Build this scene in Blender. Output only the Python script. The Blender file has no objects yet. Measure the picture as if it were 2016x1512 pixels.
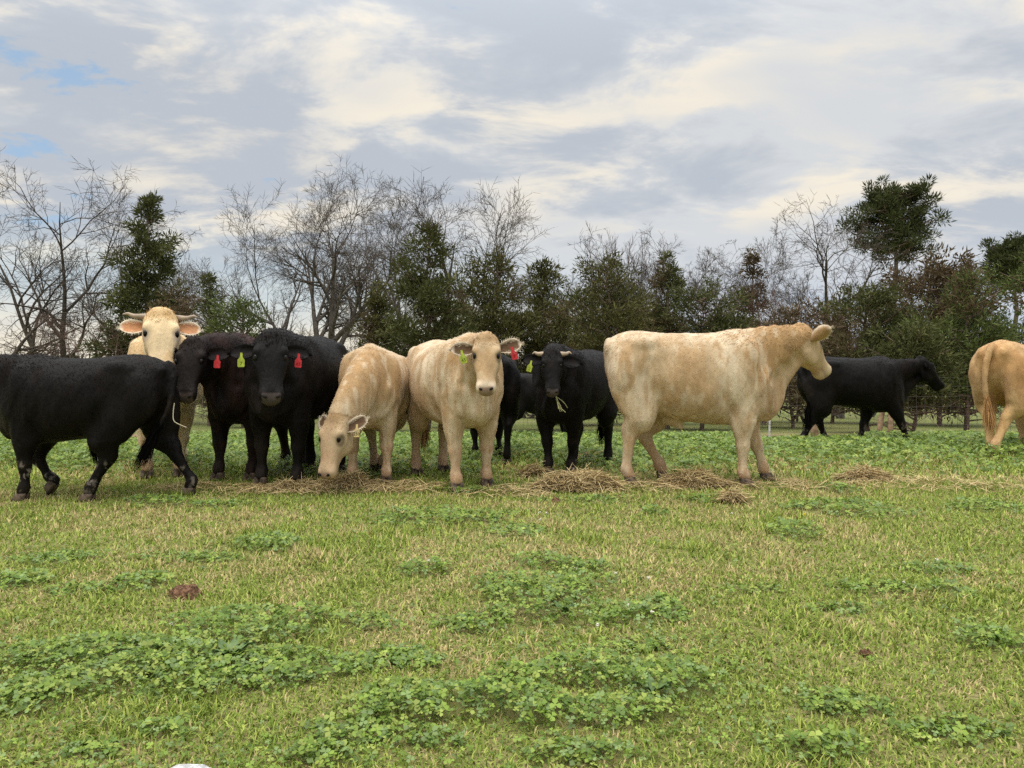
import bpy, math, random
import numpy as np
from mathutils import Vector, Matrix

rng = np.random.default_rng(7)
random.seed(7)
scene = bpy.context.scene
col = scene.collection
R = math.radians

# ------------------------------------------------------------------ camera
CAM_Z, FPX, HOR, CX = 0.95, 1500.0, 775.0, 1008.0
cam_data = bpy.data.cameras.new('camera')
cam_data.sensor_width = 36.0
cam_data.lens = FPX / 2016 * 36.0
cam_data.clip_start = 0.05
cam_data.clip_end = 6000
cam = bpy.data.objects.new('camera', cam_data)
cam.location = (0, 0, CAM_Z)
cam.rotation_euler = (R(90) + math.atan((HOR - 756) / FPX), 0, 0)
col.objects.link(cam)
scene.camera = cam

# ------------------------------------------------------------------ light
SUN_AZ, SUN_EL = R(215), R(72)      # azimuth measured clockwise from +Y (the view), so the sun is behind, to the left
sun_data = bpy.data.lights.new('sun', 'SUN')
sun_data.energy = 1.5
sun_data.angle = R(45)
sun_data.color = (1.0, 0.90, 0.76)
sun = bpy.data.objects.new('sun', sun_data)
sd = Vector((math.sin(SUN_AZ) * math.cos(SUN_EL), math.cos(SUN_AZ) * math.cos(SUN_EL), math.sin(SUN_EL)))
sun.rotation_euler = (-sd).to_track_quat('-Z', 'Y').to_euler()
sun.location = (-4, -6, 12)
col.objects.link(sun)

world = bpy.data.worlds.new('World')
scene.world = world
world.use_nodes = True
vs = scene.view_settings
vs.view_transform = 'Standard'
vs.look = 'None'
vs.gamma = 1.0
vs.use_curve_mapping = False
vs.exposure = 0.75
try:
    scene.cycles.max_bounces = 5
    scene.cycles.diffuse_bounces = 3
    scene.cycles.glossy_bounces = 2
    scene.cycles.transmission_bounces = 3
    scene.cycles.use_denoising = False
    scene.cycles.sample_clamp_indirect = 4.0
except Exception:
    pass


class NT:
    """small helper for node trees"""
    def __init__(self, tree):
        self.t = tree
        tree.nodes.clear()

    def n(self, kind, **kw):
        nd = self.t.nodes.new(kind)
        for k, v in kw.items():
            if k.startswith('i_'):
                nd.inputs[k[2:].replace('_', ' ')].default_value = v
            else:
                setattr(nd, k, v)
        return nd

    def l(self, a, b):
        self.t.links.new(a, b)

    def val(self, x, sock):
        if isinstance(x, bpy.types.NodeSocket):
            self.l(x, sock)
        else:
            sock.default_value = x

    def math(self, op, a, b=0.0, c=0.0, clamp=False):
        nd = self.t.nodes.new('ShaderNodeMath')
        nd.operation = op
        nd.use_clamp = clamp
        for x, s in zip((a, b, c), nd.inputs):
            self.val(x, s)
        return nd.outputs[0]

    def mix(self, f, a, b, blend='MIX'):
        nd = self.t.nodes.new('ShaderNodeMix')
        nd.data_type = 'RGBA'
        nd.blend_type = blend
        nd.clamp_factor = True
        self.val(f, nd.inputs[0])
        for x, s in ((a, nd.inputs[6]), (b, nd.inputs[7])):
            if isinstance(x, tuple) and len(x) == 3:
                x = x + (1.0,)
            self.val(x, s)
        return nd.outputs[2]

    def smooth(self, x, lo, hi):
        nd = self.t.nodes.new('ShaderNodeMapRange')
        nd.interpolation_type = 'SMOOTHSTEP'
        self.val(x, nd.inputs[0])
        nd.inputs[1].default_value = lo
        nd.inputs[2].default_value = hi
        return nd.outputs[0]

    def noise(self, vec, scale, detail=6, rough=0.5, dist=0.0):
        nd = self.t.nodes.new('ShaderNodeTexNoise')
        nd.inputs['Scale'].default_value = scale
        nd.inputs['Detail'].default_value = detail
        nd.inputs['Roughness'].default_value = rough
        nd.inputs['Distortion'].default_value = dist
        if vec is not None:
            self.l(vec, nd.inputs['Vector'])
        return nd.outputs['Fac']

    def mapping(self, vec, scale=(1, 1, 1), loc=(0, 0, 0), rot=(0, 0, 0)):
        nd = self.t.nodes.new('ShaderNodeMapping')
        nd.inputs['Scale'].default_value = scale
        nd.inputs['Location'].default_value = loc
        nd.inputs['Rotation'].default_value = rot
        self.l(vec, nd.inputs['Vector'])
        return nd.outputs[0]


def build_world():
    """broken late-afternoon overcast: a Nishita sky behind a layer of cloud"""
    w = NT(world.node_tree)
    out = w.n('ShaderNodeOutputWorld')
    bg = w.n('ShaderNodeBackground')
    bg.inputs['Strength'].default_value = 0.1
    w.l(bg.outputs[0], out.inputs[0])
    sky = w.n('ShaderNodeTexSky', sky_type='NISHITA')
    sky.sun_disc = False
    sky.sun_elevation = SUN_EL
    sky.sun_rotation = SUN_AZ
    tc = w.n('ShaderNodeTexCoord')
    nrm = w.n('ShaderNodeVectorMath', operation='NORMALIZE')
    w.l(tc.outputs['Generated'], nrm.inputs[0])
    sep = w.n('ShaderNodeSeparateXYZ')
    w.l(nrm.outputs[0], sep.inputs[0])
    z = w.math('MAXIMUM', sep.outputs[2], 0.0)
    den = w.math('ADD', z, 0.20)
    px = w.math('DIVIDE', sep.outputs[0], den)
    py = w.math('DIVIDE', sep.outputs[1], den)
    cmb = w.n('ShaderNodeCombineXYZ')
    w.l(px, cmb.inputs[0]); w.l(py, cmb.inputs[1])
    P = cmb.outputs[0]
    az = w.math('ARCTAN2', sep.outputs[0], sep.outputs[1])
    # cloud body: soft large patches, with finer billows on top
    n1 = w.noise(w.mapping(P, (0.75, 0.95, 1), (3.1, 1.7, 0)), 1.0, 5, 0.50, 0.25)
    n2 = w.noise(w.mapping(P, (2.3, 3.2, 1), (7.4, 2.2, 3)), 1.0, 6, 0.60, 0.30)
    n3 = w.noise(w.mapping(P, (0.75, 1.2, 1), (1.4, 9.3, 6)), 1.0, 4, 0.5, 0.2)
    shade = w.math('ADD', w.math('MULTIPLY', n1, 0.5), w.math('MULTIPLY', n2, 0.5))
    dark = (3.1, 3.36, 3.74)
    mid = (4.15, 4.28, 4.42)
    lite = (5.75, 5.25, 4.4)
    c = w.mix(w.smooth(shade, 0.42, 0.54), dark, mid)
    left = w.smooth(az, 0.05, -0.50)
    warm = w.math('MULTIPLY', w.smooth(n2, 0.47, 0.62), w.smooth(w.math('ADD', n3, w.math('MULTIPLY', left, 0.07)), 0.42, 0.58))
    c = w.mix(w.math('MULTIPLY', warm, 0.9), c, lite)
    # small openings, more of them towards the left
    gap = w.math('ADD', w.math('MULTIPLY', n2, -0.90), w.math('MULTIPLY', left, 0.09))
    gap = w.math('ADD', gap, w.math('MULTIPLY', n3, -0.30))
    gapf = w.math('MULTIPLY', w.smooth(gap, -0.430, -0.375), w.smooth(z, 0.13, 0.22))
    skyc = w.mix(1.0, sky.outputs[0], (.55, .66, .76), 'MULTIPLY')
    skyc = w.mix(0.5, skyc, (3.1, 4.4, 5.6))
    c = w.mix(w.math('MULTIPLY', gapf, 0.85), c, skyc)
    # clear, pale strip above the horizon
    low = w.smooth(sep.outputs[2], 0.22, 0.02)
    lowc = w.mix(w.smooth(sep.outputs[2], 0.15, 0.05), (3.7, 4.7, 4.9), (5.6, 5.1, 4.2))
    lowc = w.mix(w.smooth(az, -0.10, 0.25), lowc, (3.5, 3.95, 4.6))
    c = w.mix(w.math('MULTIPLY', low, w.math('ADD', 0.72, w.math('MULTIPLY', n2, 0.45))), c, lowc)
    # an overcast sky is about three times as bright overhead as at the horizon
    br = w.math('ADD', 0.98, w.math('MULTIPLY', w.smooth(z, 0.35, 1.0), 2.1))
    bc = w.n('ShaderNodeVectorMath', operation='SCALE')
    w.l(c, bc.inputs[0]); w.l(br, bc.inputs['Scale'])
    w.l(bc.outputs[0], bg.inputs['Color'])


build_world()


# ------------------------------------------------------------------ helpers
def tag(o, label=None, cat=None, group=None, kind=None):
    if label: o['label'] = label
    if cat: o['category'] = cat
    if group: o['group'] = group
    if kind: o['kind'] = kind
    return o


def empty(name, loc=(0, 0, 0), rz=0.0, s=1.0):
    o = bpy.data.objects.new(name, None)
    o.empty_display_size = 0.2
    o.location = loc
    o.rotation_euler = (0, 0, rz)
    o.scale = (s, s, s)
    col.objects.link(o)
    return o


def np_mesh(name, V, faces, cols=None, smooth=False):
    """V (n,3); faces: list of integer arrays (m,k); cols (n,3) linear"""
    me = bpy.data.meshes.new(name)
    V = np.asarray(V, np.float32)
    me.vertices.add(len(V))
    me.vertices.foreach_set('co', V.ravel())
    fl = [np.asarray(f, np.int32) for f in faces if len(f)]
    loops = np.concatenate([f.ravel() for f in fl])
    sizes = np.concatenate([np.full(len(f), f.shape[1], np.int32) for f in fl])
    starts = np.concatenate([[0], np.cumsum(sizes)[:-1]]).astype(np.int32)
    me.loops.add(len(loops))
    me.loops.foreach_set('vertex_index', loops)
    me.polygons.add(len(sizes))
    me.polygons.foreach_set('loop_start', starts)
    me.polygons.foreach_set('loop_total', sizes)
    if smooth:
        me.polygons.foreach_set('use_smooth', np.ones(len(sizes), bool))
    me.update(calc_edges=True)
    me.validate()
    if cols is not None:
        a = me.color_attributes.new('Col', 'FLOAT_COLOR', 'POINT')
        c4 = np.ones((len(V), 4), np.float32)
        c4[:, :3] = cols
        a.data.foreach_set('color', c4.ravel())
    return me


def link(name, me, mat=None, parent=None):
    o = bpy.data.objects.new(name, me)
    if mat is not None and not me.materials:
        me.materials.append(mat)
    if parent is not None:
        o.parent = parent
    col.objects.link(o)
    return o


def norm(v):
    v = np.asarray(v, float)
    return v / np.maximum(np.linalg.norm(v, axis=-1, keepdims=True), 1e-9)


def vnoise(P, freq=1.0, seed=0):
    """value noise in 0..1 for an (n,3) array"""
    P = np.asarray(P, float) * freq + seed * 17.31
    i = np.floor(P).astype(np.int64)
    f = P - i
    f = f * f * (3 - 2 * f)
    def h(a, b, c):
        n = (a * 374761393 + b * 668265263 + c * 2147483647 + seed * 1274126177) & 0xffffffff
        n = ((n ^ (n >> 13)) * 1274126177) & 0xffffffff
        return ((n ^ (n >> 16)) & 0xffff) / 65535.0
    r = 0
    for dx in (0, 1):
        for dy in (0, 1):
            for dz in (0, 1):
                w = (f[:, 0] if dx else 1 - f[:, 0]) * (f[:, 1] if dy else 1 - f[:, 1]) * (f[:, 2] if dz else 1 - f[:, 2])
                r = r + w * h(i[:, 0] + dx, i[:, 1] + dy, i[:, 2] + dz)
    return r


def fbm(P, freq, seed=0, oct=3):
    r, a, t = 0, 1.0, 0
    for k in range(oct):
        r = r + a * vnoise(P, freq * 2 ** k, seed + k)
        t += a
        a *= 0.5
    return r / t


def sstep(x, a, b):
    t = np.clip((x - a) / (b - a), 0, 1)
    return t * t * (3 - 2 * t)


# ------------------------------------------------------------------ terrain
_ty = np.linspace(-60, 200, 2601)
_tz = np.interp(_ty, [-60, -10, 0, 5.2, 6, 8, 10, 12, 15, 20, 32, 60, 200],
                [-1.2, -.3, 0, .215, .27, .285, .28, .21, .11, .02, 0, 0, 0])
_k = np.exp(-np.linspace(-2.5, 2.5, 21) ** 2)
_tz = np.convolve(np.pad(_tz, 10, mode='edge'), _k / _k.sum(), 'valid')


def tz(x, y):
    x = np.asarray(x, float); y = np.asarray(y, float)
    z = np.interp(y, _ty, _tz)
    P = np.stack([x.ravel(), y.ravel(), 0 * x.ravel()], 1)
    b = (vnoise(P, 0.55, 3) - .5) * 0.05 + (vnoise(P, 2.3, 5) - .5) * 0.02
    w = np.clip(1.2 - np.abs(y.ravel() - 4) / 14, 0, 1)
    return z + (b * w).reshape(z.shape)


def at(px, py, d):
    return np.array([(px - CX) / FPX * d, d, CAM_Z + (HOR - py) / FPX * d])


def ground_at(px, py):
    lo, hi = 0.3, 10.2
    for _ in range(40):
        m = (lo + hi) / 2
        p = at(px, py, m)
        if p[2] > float(tz(p[0], p[1])): lo = m
        else: hi = m
    p = at(px, py, lo)
    p[2] = float(tz(p[0], p[1]))
    return p


def to_px(p):
    return (CX + p[0] / p[1] * FPX, HOR - (p[2] - CAM_Z) / p[1] * FPX)


# ------------------------------------------------------------------ materials
def mat_attr(name, rough=0.8, spec=0.2, var=0.25, nscale=30.0, bump=0.0, bscale=60.0, transl=0.0, stretch=(1, 1, 1), sheen=0.0, det=5):
    m = bpy.data.materials.new(name)
    m.use_nodes = True
    t = NT(m.node_tree)
    out = t.n('ShaderNodeOutputMaterial')
    b = t.n('ShaderNodeBsdfPrincipled')
    b.inputs['Roughness'].default_value = rough
    b.inputs['Specular IOR Level'].default_value = spec
    at_ = t.n('ShaderNodeAttribute', attribute_name='Col')
    tc = t.n('ShaderNodeTexCoord')
    nz = t.noise(t.mapping(tc.outputs['Object'], stretch), nscale, det, 0.5)
    f = t.math('ADD', t.math('MULTIPLY', t.math('SUBTRACT', nz, 0.5), 2 * var), 1.0)
    sc = t.n('ShaderNodeVectorMath', operation='SCALE')
    t.l(at_.outputs['Color'], sc.inputs[0]); t.l(f, sc.inputs['Scale'])
    t.l(sc.outputs[0], b.inputs['Base Color'])
    if sheen:
        b.inputs['Sheen Weight'].default_value = sheen
        b.inputs['Sheen Roughness'].default_value = 0.5
    if bump:
        bn = t.n('ShaderNodeBump')
        bn.inputs['Strength'].default_value = bump
        bn.inputs['Distance'].default_value = 0.02
        t.l(t.noise(t.mapping(tc.outputs['Object'], stretch), bscale, 4, 0.6), bn.inputs['Height'])
        t.l(bn.outputs[0], b.inputs['Normal'])
    if transl:
        tr = t.n('ShaderNodeBsdfTranslucent')
        t.l(sc.outputs[0], tr.inputs['Color'])
        mx = t.n('ShaderNodeMixShader')
        mx.inputs[0].default_value = transl
        t.l(b.outputs[0], mx.inputs[1]); t.l(tr.outputs[0], mx.inputs[2])
        t.l(mx.outputs[0], out.inputs[0])
    else:
        t.l(b.outputs[0], out.inputs[0])
    return m


def mat_flat(name, color, rough=0.6, spec=0.3, var=0.15, nscale=25.0, bump=0.0, color2=None):
    m = bpy.data.materials.new(name)
    m.use_nodes = True
    t = NT(m.node_tree)
    out = t.n('ShaderNodeOutputMaterial')
    b = t.n('ShaderNodeBsdfPrincipled')
    b.inputs['Roughness'].default_value = rough
    b.inputs['Specular IOR Level'].default_value = spec
    tc = t.n('ShaderNodeTexCoord')
    nz = t.noise(tc.outputs['Object'], nscale, 5, 0.6)
    c1 = tuple(v * (1 - var) for v in color)
    c2 = tuple(min(1, v * (1 + var)) for v in (color2 or color))
    t.l(t.mix(t.smooth(nz, 0.3, 0.7), c1, c2), b.inputs['Base Color'])
    if bump:
        bn = t.n('ShaderNodeBump')
        bn.inputs['Strength'].default_value = bump
        bn.inputs['Distance'].default_value = 0.02
        t.l(nz, bn.inputs['Height'])
        t.l(bn.outputs[0], b.inputs['Normal'])
    t.l(b.outputs[0], out.inputs[0])
    return m


M = {
    'pale_coat': mat_attr('pale_coat', 0.85, 0.12, 0.28, 13.0, 0.45, 48.0, stretch=(1.0, 1.0, 0.22), sheen=0.05, det=2),
    'black_coat': mat_attr('black_coat', 0.55, 0.10, 0.25, 10.0, 0.4, 45.0, stretch=(1.0, 1.0, 0.3), det=2),
    'pale_hair': mat_attr('pale_hair', 0.8, 0.15, 0.1, 20.0),
    'black_hair': mat_attr('black_hair', 0.85, 0.02, 0.1, 20.0),
    'eye': mat_flat('eye', (0.006, 0.005, 0.004), 0.22, 0.22, 0.1),
    'nostril': mat_flat('nostril', (0.012, 0.009, 0.008), 0.7, 0.2, 0.1),
    'horn': mat_flat('horn', (0.36, 0.28, 0.20), 0.5, 0.3, 0.25, 14.0, 0.3),
    'hoof': mat_flat('hoof', (0.045, 0.034, 0.026), 0.7, 0.2, 0.4, 25.0, 0.4, (0.11, 0.08, 0.055)),
    'red_tag': mat_flat('red_tag', (0.46, 0.030, 0.035), 0.6, 0.2, 0.25),
    'green_tag': mat_flat('green_tag', (0.33, 0.40, 0.05), 0.6, 0.2, 0.25),
    'yellow_tag': mat_flat('yellow_tag', (0.58, 0.44, 0.20), 0.5, 0.3, 0.1),
    'ink': mat_flat('ink', (0.03, 0.028, 0.02), 0.7, 0.1, 0.1),
    'red_ink': mat_flat('red_ink', (0.26, 0.01, 0.012), 0.7, 0.1, 0.1),
    'green_ink': mat_flat('green_ink', (0.10, 0.14, 0.012), 0.7, 0.1, 0.1),
    'bark': mat_flat('bark', (0.065, 0.055, 0.046), 0.9, 0.1, 0.35, 12.0, 0.6, (0.095, 0.082, 0.07)),
    'grey_bark': mat_flat('grey_bark', (0.085, 0.074, 0.064), 0.9, 0.1, 0.3, 8.0, 0.5, (0.12, 0.105, 0.09)),
    'red_bark': mat_flat('red_bark', (0.14, 0.10, 0.08), 0.9, 0.1, 0.3, 12.0, 0.5, (0.19, 0.14, 0.11)),
    'twig': mat_flat('twig', (0.088, 0.072, 0.058), 0.9, 0.1, 0.25, 3.0),
    'brown_twig': mat_flat('brown_twig', (0.105, 0.068, 0.052), 0.9, 0.1, 0.25, 3.0),
    'foliage': mat_attr('foliage', 0.8, 0.15, 0.2, 1.5, transl=0.2),
    'leaf': mat_attr('leaf', 0.5, 0.3, 0.12, 12.0, transl=0.28),
    'grass': mat_attr('grass', 0.7, 0.2, 0.12, 12.0, transl=0.25),
    'hay': mat_attr('hay', 0.8, 0.15, 0.1, 20.0, transl=0.1),
    'dung': mat_flat('dung', (0.085, 0.045, 0.026), 0.9, 0.1, 0.45, 60.0, 1.0, (0.18, 0.10, 0.06)),
    'soil': mat_flat('soil', (0.27, 0.16, 0.09), 0.95, 0.1, 0.3, 30.0, 0.7, (0.36, 0.22, 0.13)),
    'rag': mat_flat('rag', (0.46, 0.46, 0.47), 0.8, 0.2, 0.25, 40.0, 0.8, (0.62, 0.62, 0.62)),
    'petal': mat_flat('petal', (0.78, 0.74, 0.66), 0.7, 0.2, 0.1, 80.0),
    'yellow_petal': mat_flat('yellow_petal', (0.7, 0.58, 0.04), 0.7, 0.2, 0.1, 80.0),
    'stem': mat_flat('stem', (0.12, 0.2, 0.05), 0.7, 0.2, 0.2, 40.0),
    'dock_leaf': mat_flat('dock_leaf', (0.09, 0.16, 0.045), 0.5, 0.3, 0.25, 20.0, 0.3, (0.13, 0.20, 0.07)),
    'wire': mat_flat('wire', (0.11, 0.10, 0.09), 0.7, 0.3, 0.2),
    'post': mat_flat('post', (0.24, 0.16, 0.10), 0.9, 0.1, 0.35, 10.0, 0.6, (0.30, 0.21, 0.14)),
    'white_post': mat_flat('white_post', (0.6, 0.6, 0.58), 0.7, 0.2, 0.15),
}

# ------------------------------------------------------------------ ground
def build_ground():
    xs = np.unique(np.round(np.concatenate([-np.geomspace(1, 900, 26)[::-1] - 12.9, np.arange(-13, 13.01, 0.16), np.geomspace(1, 900, 26) + 12.9]), 3))
    ys = np.unique(np.round(np.concatenate([np.arange(-30, 0, 1.5), np.arange(0, 14, 0.14), np.arange(14, 40, 0.8), np.geomspace(40, 2500, 30)]), 3))
    X, Y = np.meshgrid(xs, ys)
    Z = tz(X, Y)
    V = np.stack([X.ravel(), Y.ravel(), Z.ravel()], 1)
    nx, ny = len(xs), len(ys)
    i = np.arange(nx * ny).reshape(ny, nx)
    F = np.stack([i[:-1, :-1].ravel(), i[:-1, 1:].ravel(), i[1:, 1:].ravel(), i[1:, :-1].ravel()], 1)
    me = np_mesh('ground', V, [F], smooth=True)
    m = bpy.data.materials.new('pasture')
    m.use_nodes = True
    t = NT(m.node_tree)
    out = t.n('ShaderNodeOutputMaterial')
    b = t.n('ShaderNodeBsdfPrincipled')
    b.inputs['Roughness'].default_value = 0.95
    b.inputs['Specular IOR Level'].default_value = 0.1
    tc = t.n('ShaderNodeTexCoord')
    P = tc.outputs['Object']
    sep = t.n('ShaderNodeSeparateXYZ')
    t.l(P, sep.inputs[0])
    n1 = t.noise(P, 1.3, 6, 0.6)
    n2 = t.noise(P, 14.0, 6, 0.7)
    n3 = t.noise(P, 90.0, 4, 0.7)
    c = t.mix(t.smooth(n1, 0.38, 0.62), (0.23, 0.24, 0.075), (0.33, 0.29, 0.13))
    c = t.mix(t.smooth(n2, 0.45, 0.7), c, (0.18, 0.23, 0.055))
    c = t.mix(t.math('MULTIPLY', t.smooth(n3, 0.45, 0.75), 0.6), c, (0.30, 0.24, 0.13))
    # leaf litter under the tree line, then the next field
    yy = t.math('ADD', sep.outputs[1], t.math('MULTIPLY', t.math('SUBTRACT', n1, 0.5), 3.0))
    lit = t.math('MULTIPLY', t.smooth(yy, 11.0, 12.2), t.smooth(yy, 17.5, 15.5))
    litc = t.mix(t.smooth(n2, 0.35, 0.65), (0.33, 0.22, 0.15), (0.24, 0.17, 0.11))
    litc = t.mix(t.smooth(t.noise(P, 0.5, 3), 0.44, 0.56), litc, (0.16, 0.17, 0.06))
    c = t.mix(lit, c, litc)
    far = t.smooth(yy, 15.5, 18.0)
    farc = t.mix(t.smooth(t.noise(P, 0.25, 5), 0.4, 0.6), (0.16, 0.19, 0.06), (0.20, 0.21, 0.08))
    c = t.mix(far, c, farc)
    t.l(c, b.inputs['Base Color'])
    bn = t.n('ShaderNodeBump')
    bn.inputs['Strength'].default_value = 0.8
    bn.inputs['Distance'].default_value = 0.03
    t.l(n3, bn.inputs['Height'])
    t.l(bn.outputs[0], b.inputs['Normal'])
    t.l(b.outputs[0], out.inputs[0])
    o = link('ground', me, m)
    o['kind'] = 'structure'
    return o


build_ground()


# ------------------------------------------------------------------ lofts
def catmull(P, sub):
    """resample rows of P (n,k) with a Catmull-Rom spline, sub steps per span"""
    P = np.asarray(P, float)
    n = len(P)
    ext = np.vstack([2 * P[0] - P[1], P, 2 * P[-1] - P[-2]])
    out = []
    for i in range(n - 1):
        p0, p1, p2, p3 = ext[i], ext[i + 1], ext[i + 2], ext[i + 3]
        for j in range(sub):
            t = j / sub
            out.append(0.5 * ((2 * p1) + (-p0 + p2) * t + (2 * p0 - 5 * p1 + 4 * p2 - p3) * t * t + (-p0 + 3 * p1 - 3 * p2 + p3) * t ** 3))
    out.append(P[-1])
    return np.array(out)


class Soup:
    def __init__(self):
        self.V, self.Q, self.T, self.n = [], [], [], 0

    def rings(self, rings):
        """closed loft through equal rings (m,n,3)"""
        rings = np.asarray(rings, float)
        m, n, _ = rings.shape
        base = self.n
        self.V.append(rings.reshape(-1, 3))
        idx = base + np.arange(m * n).reshape(m, n)
        a = idx[:-1]; b = idx[1:]
        self.Q.append(np.stack([a, np.roll(a, -1, 1), np.roll(b, -1, 1), b], 2).reshape(-1, 4))
        self.n += m * n
        for ring, flip in ((0, True), (m - 1, False)):
            c = self.n
            self.V.append(rings[ring].mean(0)[None])
            self.n += 1
            r = idx[ring]
            t = np.stack([r, np.roll(r, -1), np.full(n, c)], 1)
            self.T.append(t[:, ::-1] if flip else t)

    def limb(self, pts, rf, rl, fwd=(1, 0, 0), sub=5, n=16):
        A = catmull(np.hstack([np.asarray(pts, float), np.asarray(rf)[:, None], np.asarray(rl)[:, None]]), sub)
        C = A[:, :3]
        T = norm(np.gradient(C, axis=0))
        f = np.asarray(fwd, float)
        F = norm(f - (T @ f)[:, None] * T)
        L = np.cross(T, F)
        th = np.linspace(0, 2 * np.pi, n, endpoint=False)
        self.rings(C[:, None] + np.cos(th)[None, :, None] * A[:, 3, None, None] * F[:, None] + np.sin(th)[None, :, None] * A[:, 4, None, None] * L[:, None])

    def ellipsoid(self, c, ax, ay, az, n=14, m=9):
        """axes given as vectors"""
        th = np.linspace(0, 2 * np.pi, n, endpoint=False)
        ph = np.linspace(-np.pi / 2 * .96, np.pi / 2 * .96, m)
        r = [np.asarray(c) + np.sin(p) * np.asarray(az) + np.cos(p) * (np.cos(th)[:, None] * np.asarray(ax) + np.sin(th)[:, None] * np.asarray(ay)) for p in ph]
        self.rings(r)

    def mesh(self, name, cols=None, smooth=True):
        V = np.concatenate(self.V)
        return np_mesh(name, V, [np.concatenate(self.Q), np.concatenate(self.T)], cols, smooth)


def remesh(soup, voxel):
    me = soup.mesh('tmp_body')
    o = bpy.data.objects.new('tmp_body', me)
    col.objects.link(o)
    md = o.modifiers.new('r', 'REMESH')
    md.mode = 'VOXEL'
    md.voxel_size = voxel
    md.adaptivity = 0.0
    dg = bpy.context.evaluated_depsgraph_get()
    ev = o.evaluated_get(dg).to_mesh()
    V = np.empty(len(ev.vertices) * 3, np.float32); ev.vertices.foreach_get('co', V)
    L = np.empty(len(ev.loops), np.int32); ev.loops.foreach_get('vertex_index', L)
    S = np.empty(len(ev.polygons), np.int32); ev.polygons.foreach_get('loop_total', S)
    V = V.reshape(-1, 3).astype(float)
    st = np.concatenate([[0], np.cumsum(S)[:-1]])
    q = st[S == 4]; Q = L[q[:, None] + np.arange(4)]
    t = st[S == 3]; T = L[t[:, None] + np.arange(3)] if len(t) else np.zeros((0, 3), np.int32)
    bpy.data.objects.remove(o)
    bpy.data.meshes.remove(me)
    return V, Q, T


def smooth_verts(V, Q, T, it, w):
    E = np.concatenate([Q[:, [0, 1]], Q[:, [1, 2]], Q[:, [2, 3]], Q[:, [3, 0]]] + ([T[:, [0, 1]], T[:, [1, 2]], T[:, [2, 0]]] if len(T) else []))
    n = len(V)
    deg = np.bincount(E[:, 0], minlength=n) + np.bincount(E[:, 1], minlength=n)
    deg = np.maximum(deg, 1)[:, None]
    for k in range(it):
        A = np.zeros_like(V)
        for c in range(3):
            A[:, c] = np.bincount(E[:, 0], V[E[:, 1], c], n) + np.bincount(E[:, 1], V[E[:, 0], c], n)
        V = V + w[:, None] * (A / deg - V)
    return V


def vert_normals(V, Q, T):
    N = np.zeros_like(V)
    fn = np.cross(V[Q[:, 2]] - V[Q[:, 0]], V[Q[:, 3]] - V[Q[:, 1]])
    for k in range(4):
        np.add.at(N, Q[:, k], fn)
    return norm(N)


def ik(A, B, L1, L2, bend):
    """joint between A and B, bending towards the given direction"""
    A, B = np.asarray(A, float), np.asarray(B, float)
    d = B - A
    D = np.linalg.norm(d)
    u = d / D
    if D >= (L1 + L2) * .999:
        return A + d * (L1 / (L1 + L2))
    a = (L1 * L1 - L2 * L2 + D * D) / (2 * D)
    h = math.sqrt(max(L1 * L1 - a * a, 0))
    b = np.asarray(bend, float)
    b = b - (b @ u) * u
    b /= np.linalg.norm(b)
    return A + u * a + b * h


PAL = {
    'cream': dict(base=(.475, .350, .212), light=(.66, .56, .41), gold=(.40, .252, .122), leg=(.52, .395, .25), dirty=(.42, .26, .155), pale=True,
                  nose=(.30, .21, .16), rim=(.70, .60, .46), ear=(.115, .070, .040), eye=(.16, .115, .07)),
    'white': dict(base=(.72, .56, .34), light=(.78, .66, .46), gold=(.62, .40, .18), leg=(.62, .49, .33), dirty=(.38, .25, .15), pale=True,
                  nose=(.55, .38, .3), rim=(.85, .78, .62), ear=(.56, .28, .14), eye=(.5, .4, .3)),
    'tan': dict(base=(.45, .270, .120), light=(.54, .37, .20), gold=(.42, .235, .10), leg=(.58, .38, .18), dirty=(.36, .22, .12), pale=True,
                nose=(.3, .2, .15), rim=(.7, .56, .4), ear=(.3, .18, .1), eye=(.25, .17, .1)),
    'black': dict(base=(.0046, .0042, .0041), light=(.0085, .0076, .0072), gold=(.0085, .006, .005), leg=(.0055, .0049, .0046), dirty=(.022, .017, .014), pale=False,
                  nose=(.075, .06, .056), rim=(.03, .026, .024), ear=(.012, .010, .010), eye=(.006, .006, .006)),
    'brown': dict(base=(.0105, .0075, .0068), light=(.038, .019, .015), gold=(.016, .0095, .008), leg=(.010, .008, .0075), dirty=(.024, .017, .014), pale=False,
                  nose=(.10, .075, .068), rim=(.035, .028, .026), ear=(.014, .010, .010), eye=(.006, .005, .005)),
}


def text_mesh(s, size):
    cu = bpy.data.curves.new('num', 'FONT')
    cu.body = s
    cu.size = size
    cu.align_x = 'CENTER'
    cu.align_y = 'CENTER'
    cu.extrude = 0.0006
    cu.resolution_u = 2
    o = bpy.data.objects.new('num', cu)
    col.objects.link(o)
    dg = bpy.context.evaluated_depsgraph_get()
    me = bpy.data.meshes.new_from_object(o.evaluated_get(dg))
    bpy.data.objects.remove(o)
    bpy.data.curves.remove(cu)
    return me


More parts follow.
